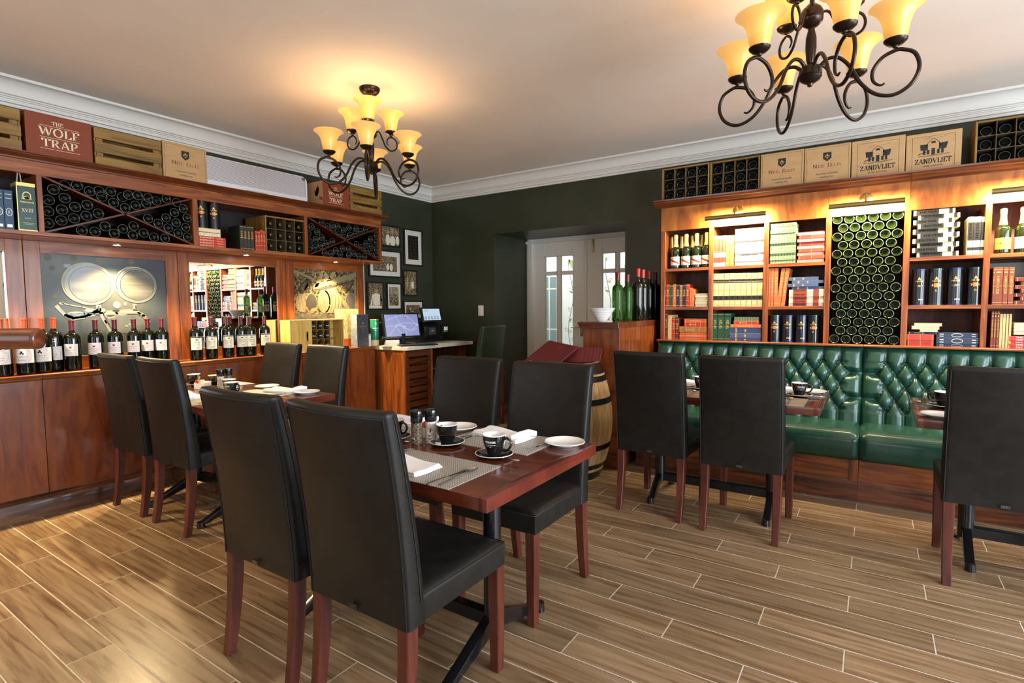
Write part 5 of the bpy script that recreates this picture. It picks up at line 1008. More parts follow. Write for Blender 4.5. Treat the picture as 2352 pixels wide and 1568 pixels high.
# ---------------------------------------------------------------- tufted green bench
GRP = 'modules of the green tufted bench'
def module(xl, W, label, left=False):
    t = thing('banquette', label, 'bench', (xl, 4.13, 0), group=GRP)
    bx = [.138+.113*i for i in range(int(round((W-.276)/.113))+1)]; nb = len(bx)
    rows = [.888-.088*r for r in range(5)]
    def puff(x, z):
        a = (x-.138)/.113; b = (.888-z)/.088
        e = min(x, W-x); edge = 1-math.exp(-(e/.018)**1.0) if e > 0 else 0
        if b < 0:                                          # above the first row: vertical pleats
            s = abs(math.sin(PI*a)) if -.25 < a < nb-.75 else 1
            q = min(1, -b/.45); f_ = s**.42*(1-q*.35)+.35*q
        elif b > 4:
            s = abs(math.sin(PI*(a+.0))) if -.25 < a < nb-.75 else 1; f_ = s**.45*.9+.1
        else:
            p_, q_ = a+b/2, a-b/2
            lim = -.62
            if a < -.5+abs((b % 2)-1)*.5 and a < 0 or a > nb-1+.5-abs((b % 2)-1)*.5 and a > nb-1:
                f_ = abs(math.sin(PI*((b-1)/2)))**.45*.9+.1
                dz = min(abs(b-1), abs(b-3)); f_ = min(1, (dz/.45))**.5*.9+.05 if True else f_
                dd = min([math.hypot((a-k)*.113, (b-r)*.088) for r in range(5) for k in ((-.5 if r % 2 else 0), (nb-.5 if r % 2 else nb-1))]); f_ *= min(1, dd/.05)**.45
            else: f_ = (abs(math.sin(PI*p_))*abs(math.sin(PI*q_)))**.34
        top = 1-max(0, (z-.945)/.047)**2 if z > .945 else 1
        return max(0, f_)*edge*max(0, top)
    def base(z): return .395+(z-.44)*.23
    NX, NZ = int(W/.0075), 72
    def fn(u, v):
        x = u*W; z = .42+v*.572; return (x, base(z)+.038-.054*puff(x, z), z)
    g = G().grid(fn, NX, NZ)
    n0 = len(g.v)
    g.prism([(base(.42)+.05, .42), (base(.985)+.05, .985), (.612, .985), (.612, .42)], .002, W-.002, lambda u, v, d: (d, u, v))
    g.build('tufted_back', bench_g, t, smooth=4, fix=False)
    btn = G().lathe([(.0, .007), (.006, .0055), (.0095, .001), (.0095, -.003)], 12, cap=False).mesh('button', bench_g, smooth=.9)
    bk = bpy.data.objects[[q.name for q in t.children if q.name.startswith('tufted_back')][0]]
    for r, z in enumerate(rows):
        for x in (bx if r % 2 == 0 else [q-.0565 for q in bx]+[bx[-1]+.0565]):
            inst('button', btn, bk, (x, base(z)+.036, z), (PI/2, 0, 0))
    # seat
    def seat(u, v):
        x = u*W; P_ = [(.02, .275), (.0, .29), (-.008, .36), (-.006, .415), (.018, .452), (.06, .468), (.20, .474), (.38, .468), (.44, .455)]
        s = v*(len(P_)-1); i = min(int(s), len(P_)-2); q = s-i; y = P_[i][0]*(1-q)+P_[i+1][0]*q; z = P_[i][1]*(1-q)+P_[i+1][1]*q
        e = min(x, W-x); rnd = (max(0, 1-e/.035))**2*.028; cy, cz = .22, .36
        return (x, y+rnd*(1 if y < .1 else 0), z-rnd*(1 if z > .44 else 0))
    g = G().grid(seat, 60, 24); g.box(.002, .02, .28, W-.002, .46, .44)
    g.build('seat_cushion', bench_g, t, smooth=4, fix=False)
    G().box(.0, .045, .12, W, .60, .285).build('base_panel', wx, t, bevel=.002)
    G().box(W-.05, .036, .128, W-.0015, .047, .283).build('base_stile', wz, t, bevel=.001)
    G().prism([(0, 0), (.03, 0), (.03, .0)][:0]+[(.028, 0), (.028, .118), (.034, .124), (.034, .130), (.046, .142), (.06, .142), (.06, 0)], 0, W, lambda u, v, d: (d, u, v)).build('skirting', skirt_x, t)
    G().box(0, .50, .990, W, .615, 1.003).build('top_rail', wx, t, bevel=.002)
    return t
module(-1.570, 1.519, 'green buttoned leather bench module beside the low cabinet')
module(-.050, 1.52, 'green buttoned leather bench module at right')
# ---------------------------------------------------------------- tables
edge_m = noisy('red_edge_wood', [(.35, (.085, .012, .008)), (.65, (.14, .022, .012))], (2, 2, 2), 3, 5, .22, coat=.6)
def table(x0, y0, x1, y1, cols_, label, foot=(.30, .30), stretch=True):
    cx, cy = (x0+x1)/2, (y0+y1)/2
    t = thing('dining_table', label, 'table', (cx, cy, 0)); a, b = (x1-x0)/2, (y1-y0)/2
    G().box(-a, -b, .708, a, b, .75).build('tabletop', rx_, t, bevel=.004, seg=2)
    for s in (-1, 1):
        G().box(-a-.0008, -b-.0008, .7075, -a+.030, b, .7506).build('edge_band', edge_m, t, bevel=.004, seg=2) if s < 0 else G().box(a-.030, -b-.0008, .7075, a+.0008, b, .7506).build('edge_band', edge_m, t, bevel=.004, seg=2)
    for xx in cols_:
        x = xx-cx
        p = G().cyl(x, 0, .10, .70, .034, 24).build('column', black_m, t)
        G().box(x-.16, -.16, .695, x+.16, .16, .708).build('top_plate', black_m, t, bevel=.002)
        for s, l in ((-1, foot[0]), (1, foot[1])):
            g = G(); g.prism([(.0, .10), (.0, .165), (.045, .150), (l-.02, .040), (l+.012, .030), (l, .016), (l-.04, .020)], x-.020, x+.020, lambda u, v, d: (d, s*u, v))
            f_ = g.build('foot_arm', black_m, t, bevel=.007, seg=2)
            G().cyl(x, s*(l-.002), 0, .036, .024, 16, r1=.021).build('levelling_foot', black_m, f_)
    if len(cols_) == 2 and stretch: G().box(cols_[0]-cx, -.020, .105, cols_[1]-cx, .020, .160).build('stretcher', black_m, t, bevel=.004)
    return t
table(-2.225, 1.220, -.905, 1.955, (-1.95, -1.155), 'polished red-wood dining table nearest the camera', (.29, .34))
table(-4.20, 1.52, -2.88, 2.25, (-3.93, -3.30), 'red-wood dining table beside the left wall', (.30, .30))
table(-1.350, 3.25, -.217, 3.98, (-1.19, -.49), 'red-wood dining table before the left bench module', (.20, .26))
table(.190, 3.19, 1.51, 3.92, (.43, 1.25), 'red-wood dining table at the right picture edge', (.20, .26))
# ---------------------------------------------------------------- chairs
def chair_meshes():
    r = {}
    def yb(z): q = (z-.38)/.64; return -.232-.01*q-.060*q*q
    g = G(); n = 14; m = 18
    def back(u, v, side):
        z = .385+.637*v; x = (u-.5)*.445; bow = -.026*(1-(2*u-1)**2)*min(1, max(0, (v-.08)/.55)); th = .078-.026*v
        e = 1-v; ed = max(0, 1-e/.03); ex = max(0, 1-(.5-abs(u-.5))*.445/.016)
        return (x*(1-.012*ex*ex), yb(z)+bow+(th if side else 0)+(-1 if side else 1)*.010*max(ed, ex)**2, z-(.006*ex*ex if v > .97 else 0))
    us = [0, .012, .03, .06]+[.06+.88*i/n for i in range(1, n)]+[.94, .97, .988, 1]; vs_ = [i/m*.93 for i in range(m+1)]+[.955, .975, .99, 1]
    U, Vn = len(us), len(vs_)
    pts = [back(u, v, 0) for v in vs_ for u in us]+[back(u, v, 1) for v in vs_ for u in us]; K = U*Vn; fs = []
    for j in range(Vn-1):
        for i in range(U-1): a = j*U+i; fs += [(a, a+1, a+1+U, a+U), (K+a, K+a+U, K+a+1+U, K+a+1)]
        fs += [(j*U, j*U+U, K+j*U+U, K+j*U), (j*U+U-1, K+j*U+U-1, K+j*U+2*U-1, j*U+2*U-1)]
    for i in range(U-1): fs += [(i, K+i, K+i+1, i+1), ((Vn-1)*U+i, (Vn-1)*U+i+1, K+(Vn-1)*U+i+1, K+(Vn-1)*U+i)]
    r['backrest'] = G().add(pts, fs).mesh('backrest', leather, smooth=1.2)
    # seams: just inside both rear edges and over the top
    sp = []
    def P(u, v): x, y, z = back(u, v, 0); return (x, y-.0015, z)
    path = [P(.022, v) for v in vs_[:-2]]+[P(u, .972) for u in us[2:-2]]+[P(.978, v) for v in reversed(vs_[:-2])]
    g = G().tube(path, .0022, 6)
    path = [(q[0]*1.0+(.0015 if k > 0 else -.0015), q[1]-.012, q[2]) for k in (-1, 1) for q in [back(0 if k < 0 else 1, v, 1) for v in vs_[2:-1]]]
    h = len(path)//2; g.tube(path[:h], .0013, 5).tube(path[h:], .0013, 5)
    r['seam'] = g.mesh('seam', seam_m, smooth=.8)
    g = G()
    def top(u, v):
        x = (u-.5)*.432; y = -.165+.42*v; e = min(u, 1-u)*.432; f_ = (1-v)*.42; q = max(max(0, 1-e/.03), max(0, 1-f_/.03))
        return (x*(1-.004*q), y-.004*q if v > .9 else y, .478+.010*math.sin(PI*u)*math.sin(PI*min(1, v*.9+.05))-.012*q*q)
    nu, nv = 16, 16
    P_ = [top(i/nu, j/nv) for j in range(nv+1) for i in range(nu+1)]
    g.add(P_, [(j*(nu+1)+i, j*(nu+1)+i+1, (j+1)*(nu+1)+i+1, (j+1)*(nu+1)+i) for j in range(nv) for i in range(nu)])
    per = [i for i in range(nu+1)]+[j*(nu+1)+nu for j in range(1, nv+1)]+[nv*(nu+1)+i for i in range(nu-1, -1, -1)]+[j*(nu+1) for j in range(nv-1, 0, -1)]
    lo = [(P_[i][0]*1.0, P_[i][1], .388) for i in per]; n0 = len(P_)
    md = [(P_[i][0]*1.008, P_[i][1]+(.003 if P_[i][1] > .2 else 0), .455) for i in per]
    base = len(g.v); g.v += md+lo; L_ = len(per)
    for k in range(L_):
        a, b = per[k], per[(k+1) % L_]; c_, d_ = base+k, base+(k+1) % L_
        g.f += [(a, c_, d_, b), (c_, c_+L_, d_+L_, d_)]; g.m += [0, 0]
    g.f.append(tuple(base+L_+k for k in range(L_))); g.m.append(0)
    r['seat'] = g.mesh('seat', leather, smooth=1.0)
    edge = [(-.2165, -.16, .466), (-.2165, .25, .466), (-.210, .2575, .466), (.210, .2575, .466), (.2165, .25, .466), (.2165, -.16, .466)]
    r['seat_seam'] = G().tube(edge, .0016, 6).mesh('seat_seam', seam_m, smooth=.8)
    g = G(); h_ = [(0, .205, .017), (.2, .203, .020), (.39, .20, .0225)]
    def leg(pts): 
        g = G(); vs = []
        for z, y, s in pts: vs += [(-s, y-s, z), (s, y-s, z), (s, y+s, z), (-s, y+s, z)]
        fs = [(0, 3, 2, 1)]+[(k*4+i, k*4+(i+1) % 4, k*4+4+(i+1) % 4, k*4+4+i) for k in range(len(pts)-1) for i in range(4)]+[tuple(range(len(vs)-4, len(vs)))]
        return g.add(vs, fs)
    r['front'] = leg([(0, 0, .0185), (.39, 0, .0225)]).mesh('leg', leg_w, bevel=.003)
    r['rear'] = leg([(0, -.038, .0175), (.10, -.022, .019), (.20, -.010, .0205), (.30, -.002, .022), (.39, 0, .0225)]).mesh('leg', leg_w, bevel=.003)
    r['badge'] = G().box(-.017, -.003, -.007, .017, 0, .007).mesh('badge', black_m, bevel=.001)
    r['badge_print'] = None
    return r
CM = chair_meshes()
def make_chair():
    t = thing('dining_chair', '', 'chair', group='charcoal leather dining chairs')
    b = inst('backrest', CM['backrest'], t); inst('seam', CM['seam'], b)
    s = inst('seat', CM['seat'], t); inst('seam', CM['seat_seam'], s)
    for sx in (-1, 1): inst('leg', CM['front'], t, (sx*.192, .232, 0)); inst('leg', CM['rear'], t, (sx*.192, -.207, 0))
    bd = inst('badge', CM['badge'], b, (0, -.2395, .403)); decal(bd, frame_lines(-.015, -.005, .015, .005, .0008)+letters('SEAT', .005, 0, -.0025, width=.02, serif=False), lambda u, v, d: (u, -.0032-d, v), chrome, 'print')
    return t
ch0 = make_chair()
chairs = [(-1.28, 1.285, 0, 'charcoal leather chair nearest the camera, back turned, by table corner'), (-1.80, 1.285, 0, 'charcoal leather chair left of the nearest one, back turned'),
 (-1.313, 2.050, PI, 'charcoal leather chair facing camera across nearest table, by the barrel'), (-1.865, 2.085, PI, 'charcoal leather chair facing camera across nearest table, before the louvred desk'),
 (-3.985, 1.722, 0, 'leather chair closest to the left wall panelling, back turned'), (-3.43, 1.725, 0, 'leather chair at left table, behind the foreground chairs, back turned'),
 (-3.985, 2.345, PI, 'leather chair on far side of left table, next to the wall ledge'), (-3.41, 2.335, PI, 'leather chair on far side of left table, nearer the desk'),
 (-1.118, 3.44, 0, 'charcoal chair before the bench, nearest the low cabinet'), (-.590, 3.400, 0, 'charcoal chair before the bench, in the middle of picture right'),
 (.510, 3.375, 0, 'charcoal chair before the bench at the right picture edge')]
for i, (x, y, r, lb) in enumerate(chairs):
    o = ch0 if i == 0 else dup(ch0, (x, y, 0)); o.location = (x, y, 0); o['label'] = lb; o.rotation_euler = (0, 0, r+(.015 if i == 4 else -.02 if i == 9 else -.03 if i == 8 else 0))
# bar stool at the desk
t = thing('bar_stool', 'dark green leather bar chair in front of the doorway', 'stool', (-3.62, 4.72, 0), rz=PI/2)
o = inst('backrest', CM['backrest'].copy(), t, (0, .03, .12)); o.data.materials.clear(); o.data.materials.append(stool_m); o.scale = (.95, .95, .96)
o = inst('seat', CM['seat'].copy(), t, (0, 0, .242)); o.data.materials.clear(); o.data.materials.append(stool_m)
for sx in (-1, 1):
    for sy in (-.20, .225): G().prism([(-.016, 0), (.016, 0), (.021, .635), (-.021, .635)], -.018, .018, lambda u, v, d: (sx*.19+u, sy+d, v)).build('leg', leg_w, t, bevel=.002)
for sy in (-.20, .225): G().box(-.18, sy-.01, .22, .18, sy+.01, .245).build('foot_rail', leg_w, t, bevel=.002)
# ---------------------------------------------------------------- tableware
wv = mat('woven_grey', (.42, .40, .35), .45); wd_ = mat('woven_dark', (.05, .05, .048), .6)
def weave(name, period, c0, c1):
    m = mat(name, c0, .45); L = m.node_tree.links.new; b = m.node_tree.nodes['Principled BSDF']
    v = coords(m, (1, 1, 1), False); ck = nd(m, 'ShaderNodeTexBrick', Scale=1); ck.inputs['Color1'].default_value = (*c0, 1); ck.inputs['Color2'].default_value = (*c0, 1); ck.inputs['Mortar'].default_value = (*c1, 1)
    ck.inputs['Brick Width'].default_value = period; ck.inputs['Row Height'].default_value = period*.62; ck.inputs['Mortar Size'].default_value = period*.13; ck.inputs['Mortar Smooth'].default_value = .3
    L(v, ck.inputs[0]); L(ck.outputs[0], b.inputs['Base Color']); bp = nd(m, 'ShaderNodeBump', Strength=.5, Distance=.001); bp.invert = True
    L(ck.outputs['Fac'], bp.inputs['Height']); L(bp.outputs[0], b.inputs['Normal']); return m
weave_m = weave('woven_vinyl', .0092, (.52, .49, .43), (.07, .068, .06)); weave2 = weave('striped_vinyl', .0105, (.50, .42, .28), (.09, .07, .045))
pmat = G().box(-.205, -.14, 0, .205, .14, .0018).mesh('placemat', weave_m); pmat2 = G().box(-.205, -.14, 0, .205, .14, .0018).mesh('placemat', weave2)
TZ = .7508
def placemat(x, y, label, m=None, rz=0): o = inst('placemat', m or pmat, None, (x, y, TZ), (0, 0, rz)); return tag(o, label, 'placemat', 'woven placemats')
def lathed(prof, m, n=32): return G().lathe(prof, n, cap=False).mesh('m', m, smooth=.9)
plate_me = lathed([(.0, .002), (.045, .001), (.047, 0), (.05, .002), (.062, .008), (.078, .0135), (.0805, .0155), (.079, .0175), (.062, .012), (.05, .0065), (0, .006)], porc, 40); plate_me.name = 'plate'
sau_me = lathed([(0, .001), (.035, .001), (.05, .004), (.068, .0125), (.0695, .0145), (.067, .0145), (.05, .008), (.03, .0045), (0, .0045)], blk_c, 40)
rim_me = lathed([(.0675, .0143), (.069, .0133), (.0708, .0145), (.0705, .0162), (.069, .0166), (.0675, .0160)], porc, 40)
cup_out = lathed([(.0, .004), (.024, .0), (.0255, .002), (.026, .010), (.0335, .030), (.0395, .052), (.0425, .074), (.0430, .0775)], blk_c, 36)
cup_in = lathed([(.0430, .0772), (.0428, .0795), (.0415, .0800), (.0400, .0780), (.0375, .055), (.031, .030), (.022, .012), (0, .009)], porc, 36)
hand_me = G().tube([(.037, 0, .064), (.052, 0, .070), (.066, 0, .062), (.069, 0, .046), (.060, 0, .030), (.044, 0, .022), (.032, 0, .026)], [.0055, .0052, .0048, .0046, .0048, .005, .0055], 10).mesh('handle', blk_c, smooth=1.2)
def make_cup(plain=False):
    t = thing('coffee_cup', '', 'cup', group='black coffee cups'); inst('cup_body', cup_out, t); inst('lining', cup_in, t); inst('handle', hand_me, t)
    def f(u, v, d):
        r = .0335+(.0430-.0335)*min(1, max(0, (v-.03)/.044))**.8+.0008+d; a = -PI/2+u/.042; return (r*math.cos(a), r*math.sin(a), v)
    decal(t, letters('TERBODORE', .0085, .004, .0545, 1.5, width=.042, serif=False)+[rect(-.018, .0465, -.008, .0475), rect(.016, .0465, .026, .0475)]+letters('COFFEE ROASTERS', .004, .004, .0455, 1.3, width=.022, serif=False)+[rect(.0, .0385, .008, .0395)], f, white_t)
    decal(t, [disc(.075, .055, .008, .007, 8), disc(.070, .047, .005, n=6), disc(.082, .047, .005, n=6), rect(.068, .040, .084, .043)], f, white_t, 'animal_emblem')
    return t
def spoon(name='teaspoon', L_=.125, s=1.0):
    g = G().add([(x*s, y*s, z) for x, y, z in [(-.0, -.0035, .002), (.09, -.002, .004), (.09, .002, .004), (0, .0035, .002)]], [(0, 1, 2, 3)])
    g = G(); pts = [(0, .0032, .0015), (.03, .0030, .003), (.065, .0020, .0055), (.09, .0022, .0045)]
    vs = [(x*s, sg*w_*s, z*s+dz) for dz in (0, .0012) for sg in (-1, 1) for x, w_, z in pts]; n = 4
    fs = [(i, i+1, n+i+1, n+i) for i in range(3)]+[(2*n+i, 3*n+i, 3*n+i+1, 2*n+i+1) for i in range(3)]+[(i, 2*n+i, 2*n+i+1, i+1) for i in range(3)]+[(n+i, n+i+1, 3*n+i+1, 3*n+i) for i in range(3)]
    g.add(vs, fs)
    def bowl(u, v): a = 2*PI*u; r = v; return ((.107+.018*r*math.cos(a))*s, .0115*r*math.sin(a)*s*(1+.15*math.cos(a)), (.0025+.0035*r*r)*s)
    g.grid(bowl, 20, 5)
    return g.mesh(name, steel, smooth=.9, fix=False)
tsp = spoon(s=.9); big_sp = spoon('spoon', s=1.55)
def knife_mesh():
    g = G().prism([(0, -.006), (.085, -.004), (.09, -.002), (.09, .002), (.085, .004), (0, .006)], .001, .0045, lambda u, v, d: (u, v, d))
    g.prism([(.09, -.003), (.10, -.009), (.18, -.010), (.203, -.002), (.206, .004), (.09, .004)], .001, .0025, lambda u, v, d: (u, v, d)); return g.mesh('knife', steel, bevel=.0006)
def fork_mesh():
    g = G().prism([(0, -.0055), (.10, -.0028), (.132, -.003), (.145, -.011), (.158, -.0122), (.158, .0122), (.145, .011), (.132, .003), (.10, .0028), (0, .0055)], .001, .003, lambda u, v, d: (u, v, d+.004*math.sin(min(1, u/.14)*PI)))
    for k in range(4): y = -.0105+.007*k; g.prism([(.157, y-.0017), (.195, y-.0010), (.195, y+.0010), (.157, y+.0017)], .001, .003, lambda u, v, d: (u, v, d+.0015))
    return g.mesh('fork', steel, bevel=.0004)
kn_me, fk_me = knife_mesh(), fork_mesh()
def cut(me, nm, x, y, a, label, z=TZ+.0020): return tag(inst(nm, me, None, (x, y, z), (0, 0, a)), label, nm, 'cutlery on the tables')
def make_napkin():
    g = G()
    def top(u, v):
        x = (u-.5)*.26; y = (v-.5)*.13; e = min(u, 1-u)*.26; f_ = min(v, 1-v)*.13
        q = min(1, min(e, f_)/.008)**.5
        return (x+.004*math.sin(v*5), y+.003*math.sin(u*6), .001+q*(.014+.004*math.sin(u*5+1)+.002*math.sin(v*9)))
    n = 26; m = 14; P_ = [top(i/n, j/m) for j in range(m+1) for i in range(n+1)]
    g.add(P_, [(j*(n+1)+i, j*(n+1)+i+1, (j+1)*(n+1)+i+1, (j+1)*(n+1)+i) for j in range(m) for i in range(n)])
    g.add([(x, y, 0) for x, y, z in (P_[0], P_[n], P_[-1], P_[-n-1])], [(3, 2, 1, 0)])
    g.box(-.118, -.0662, .003, .122, -.060, .0062).box(-.118, -.0662, .0085, .122, -.060, .0125)
    return g.mesh('napkin', linen, smooth=.9, fix=False)
nap_me = make_napkin()
def napkin(x, y, rz, label, knot=False):
    o = inst('napkin', nap_me, None, (x, y, TZ+.0020), (0, 0, rz)); tag(o, label, 'napkin', 'white linen napkins')
    if knot: G().tube([(.085, -.05, .014), (.10, -.01, .022), (.115, .03, .026), (.135, .055, .020)], [.010, .014, .015, .012], 10).build('rolled_corner', linen, o)
    return o
cup0 = make_cup(); first = [True]
def cup(x, y, rz, label):
    """saucer, cup standing on it and a teaspoon"""
    s = thing('saucer', 'black white-rimmed saucer under the '+label, 'saucer', (x, y, TZ), rz, 'black saucers'); inst('dish', sau_me, s); inst('rim', rim_me, s)
    if first[0]: c = cup0; first[0] = False
    else: c = dup(cup0, (x, y, TZ))
    c.location = (x, y, TZ+.0046); c.rotation_euler = (0, 0, rz); c['label'] = 'black coffee '+label
    tag(inst('teaspoon', tsp, None, (x+.035*math.cos(rz-.9), y+.035*math.sin(rz-.9)-.01, TZ+.0095), (0, .0, rz-.2)), 'teaspoon on the saucer of the '+label, 'teaspoon', 'teaspoons on saucers')
def plate(x, y, label): return tag(inst('side_plate', plate_me, None, (x, y, TZ)), label, 'plate', 'white side plates')
clear = mat('clear_mill_glass', (.85, .85, .82), .05, trans=.75, ior=1.2)
pep = noisy('peppercorns', [(.40, (.03, .02, .012)), (.52, (.14, .09, .05)), (.60, (.26, .22, .17)), (.7, (.10, .06, .035))], (1, 1, 1), 210, 2, .4); salt = noisy('salt_grains', [(.35, (.45, .40, .33)), (.55, (.72, .69, .62)), (.7, (.82, .80, .76))], (1, 1, 1), 160, 3, .5)
def mill(x, y, kind, label, rz=0):
    t = thing('spice_grinder', label, 'grinder', (x, y, TZ), rz, 'salt and pepper grinders')
    G().cyl(0, 0, .0, .088, .0225, 24).build('contents', pep if kind == 'p' else salt, t)
    G().lathe([(.0235, .0), (.0240, .004), (.0240, .090), (.0215, .094)], 24, cap=False).build('glass_jar', clear, t) if 0 else None
    G().lathe([(.0190, .086), (.0230, .088), (.0245, .096), (.0245, .112), (.0235, .113), (.0265, .116), (.0270, .130), (.0255, .135), (0, .1365)], 24).build('cap', black_m, t, smooth=.7)
    f = cylf(.0228)
    if kind == 's': decal(t, [line(-.006, .062, 0, .055, .0015), line(.006, .062, 0, .055, .0015), disc(0, .051, .003, .005, 8), rect(-.001, .058, .001, .066)]+letters('OLYX', .009, 0, .028, 1.6, width=.018, serif=False)+letters('SALT', .010, 0, .016, 1.7, width=.018, serif=False), f, black_t)
    else: decal(t, letters('PEPPER', .008, 0, .022, 1.4, width=.022, serif=False), f, white_t)
def caddy(x, y, label, rz=0):
    t = thing('sachet_caddy', label, 'caddy', (x, y, TZ), rz)
    G().box(-.045, -.03, 0, .045, -.027, .042).box(-.045, .027, 0, .045, .03, .052).box(-.045, -.027, 0, -.042, .027, .047).box(.042, -.027, 0, .045, .027, .047).box(-.042, -.027, 0, .042, .027, .003).build('holder', porc, t, bevel=.0008)
    for i in range(6):
        o = G().box(-.012, -.001, 0, .012, .001, .06).build('sachet', (red_s, tan_t, white_t)[i % 3], None, (0, 0, 0)); o.parent = t; o.location = (-.028+.022*(i % 3), -.012+.02*(i//3), .006); o.rotation_euler = (.2, 0, .3*(-1)**i)
red_s = mat('red_sachet', (.60, .07, .03), .5)
# nearest table
T1 = 'nearest table'
placemat(-1.255, 1.360, 'woven grey placemat at near right corner of nearest table'); placemat(-1.255, 1.805, 'woven grey placemat at far right corner of nearest table')
placemat(-1.800, 1.360, 'woven placemat on nearest table, behind the second chair back'); placemat(-1.800, 1.805, 'woven placemat at the far left of nearest table')
cup(-1.143, 1.590, .15, 'cup at the right of the nearest table'); cup(-1.405, 1.632, 2.9, 'cup in the middle of nearest table, by the grinders'); cup(-1.655, 1.585, .1, 'cup half behind the chair on nearest table')
cup(-1.93, 1.63, 2.9, 'cup at the left end of nearest table')
plate(-1.003, 1.875, 'white side plate at far right corner of nearest table'); plate(-1.535, 1.868, 'white side plate left of the knives on nearest table'); plate(-1.535, 1.30, 'white side plate hidden behind chair back, nearest table')
napkin(-1.340, 1.325, -.05, 'folded white napkin on near right placemat of nearest table'); napkin(-1.290, 1.860, -.12, 'white napkin with rolled corner, far right of nearest table', True)
napkin(-1.83, 1.845, .1, 'folded white napkin at far left of nearest table', True)
cut(kn_me, 'knife', -1.130, 1.215, 1.53, 'knife on near right placemat of nearest table'); tag(inst('spoon', big_sp, None, (-1.094, 1.232, TZ+.002), (0, 0, 1.60)), 'tablespoon beside knife on near right placemat', 'spoon', 'cutlery on the tables')
cut(fk_me, 'fork', -1.475, 1.305, 1.53, 'fork at left edge of near right placemat, nearest table', TZ+.002)
cut(fk_me, 'fork', -1.055, 1.925, -1.72, 'fork beside far right plate of nearest table'); cut(kn_me, 'knife', -1.395, 1.935, -1.57, 'knife at the left of far placemat, nearest table'); cut(kn_me, 'knife', -1.425, 1.930, -1.55, 'second knife at the left of far placemat, nearest table')
mill(-1.520, 1.580, 'p', 'peppercorn grinder with black cap on nearest table'); mill(-1.487, 1.628, 's', 'salt grinder with black cap and printed label, nearest table', .6)
caddy(-1.545, 1.700, 'white sachet caddy with red sachets behind the grinders', .2)
t = thing('purple_menu', 'purple menu card at the left end of nearest table', 'menu', (-2.03, 1.80, TZ), .12); G().box(-.12, -.085, 0, .12, .085, .004).build('card', mat('purple_card', (.07, .03, .16), .5), t, bevel=.001)
# left table
placemat(-3.98, 1.67, 'woven placemat before the wall-side chair, left table'); placemat(-3.42, 1.67, 'woven placemat at near right of left table'); placemat(-3.98, 2.10, 'woven placemat at far wall side of left table'); placemat(-3.29, 2.10, 'woven placemat at far right of left table')
cup(-4.06, 1.95, 2.6, 'cup nearest the wall on the left table'); cup(-3.87, 2.00, 2.8, 'cup behind red sachets on the left table'); cup(-3.555, 1.93, .2, 'cup right of the grinders, left table'); cup(-3.40, 1.86, .2, 'cup nearest the camera on the left table')
mill(-3.735, 1.97, 's', 'pale grinder with black cap on left table'); mill(-3.745, 2.03, 'p', 'dark grinder with black cap on left table'); caddy(-3.84, 1.90, 'white sachet caddy with red and tan sachets, left table', .3)
napkin(-3.23, 2.12, .25, 'crumpled white napkin at far right of left table', True); napkin(-3.55, 1.66, 0, 'folded white napkin on near placemat of left table'); napkin(-3.95, 2.10, .2, 'folded white napkin at wall side of left table')
plate(-3.03, 2.150, 'white side plate at the right tip of left table'); plate(-3.50, 2.165, 'white side plate behind the cups of left table'); plate(-3.66, 1.62, 'white side plate at near side of left table')
cut(fk_me, 'fork', -3.66, 1.60, 1.50, 'fork on the near placemat of left table', TZ+.018); cut(kn_me, 'knife', -3.255, 1.58, 1.57, 'knife on near right placemat of left table'); cut(fk_me, 'fork', -3.14, 2.18, -1.6, 'fork under the crumpled napkin, left table')
# middle bench table
placemat(-1.00, 3.395, 'striped placemat near left of middle bench table', pmat2); placemat(-.50, 3.395, 'striped placemat near right of middle bench table', pmat2); placemat(-1.05, 3.84, 'striped placemat at bench side left, middle table', pmat2); placemat(-.49, 3.84, 'striped placemat at bench side right, middle table', pmat2)
cup(-.925, 3.610, .2, 'cup seen between the two bench chairs'); cup(-.352, 3.612, .25, 'cup near the right end of middle bench table'); plate(-.300, 3.800, 'white side plate at right end of middle bench table')
napkin(-1.06, 3.86, 0, 'folded white napkin at bench side, middle table'); napkin(-.50, 3.86, 0, 'folded white napkin behind the right cup, middle table')
for x in (-.955, -.415):
    k = 'left' if x < -.6 else 'right'
    cut(fk_me, 'fork', x, 3.30, 1.5, 'fork on near %s placemat of middle bench table' % k); tag(inst('spoon', big_sp, None, (x+.04, 3.29, TZ+.002), (0, 0, 1.6)), 'spoon on near %s placemat of middle bench table' % k, 'spoon', 'cutlery on the tables')
# right bench table
placemat(.53, 3.36, 'striped placemat near left of right-hand bench table', pmat2); placemat(.53, 3.68, 'striped placemat at bench side, right-hand table', pmat2)
cup(.325, 3.615, 2.9, 'cup at the left end of right-hand bench table'); plate(.285, 3.30, 'white side plate at left end of right-hand bench table'); cut(fk_me, 'fork', .385, 3.42, -1.55, 'fork beside the plate on right-hand bench table'); cut(fk_me, 'fork', .385, 3.60, -1.55, 'fork beside the cup on right-hand bench table')
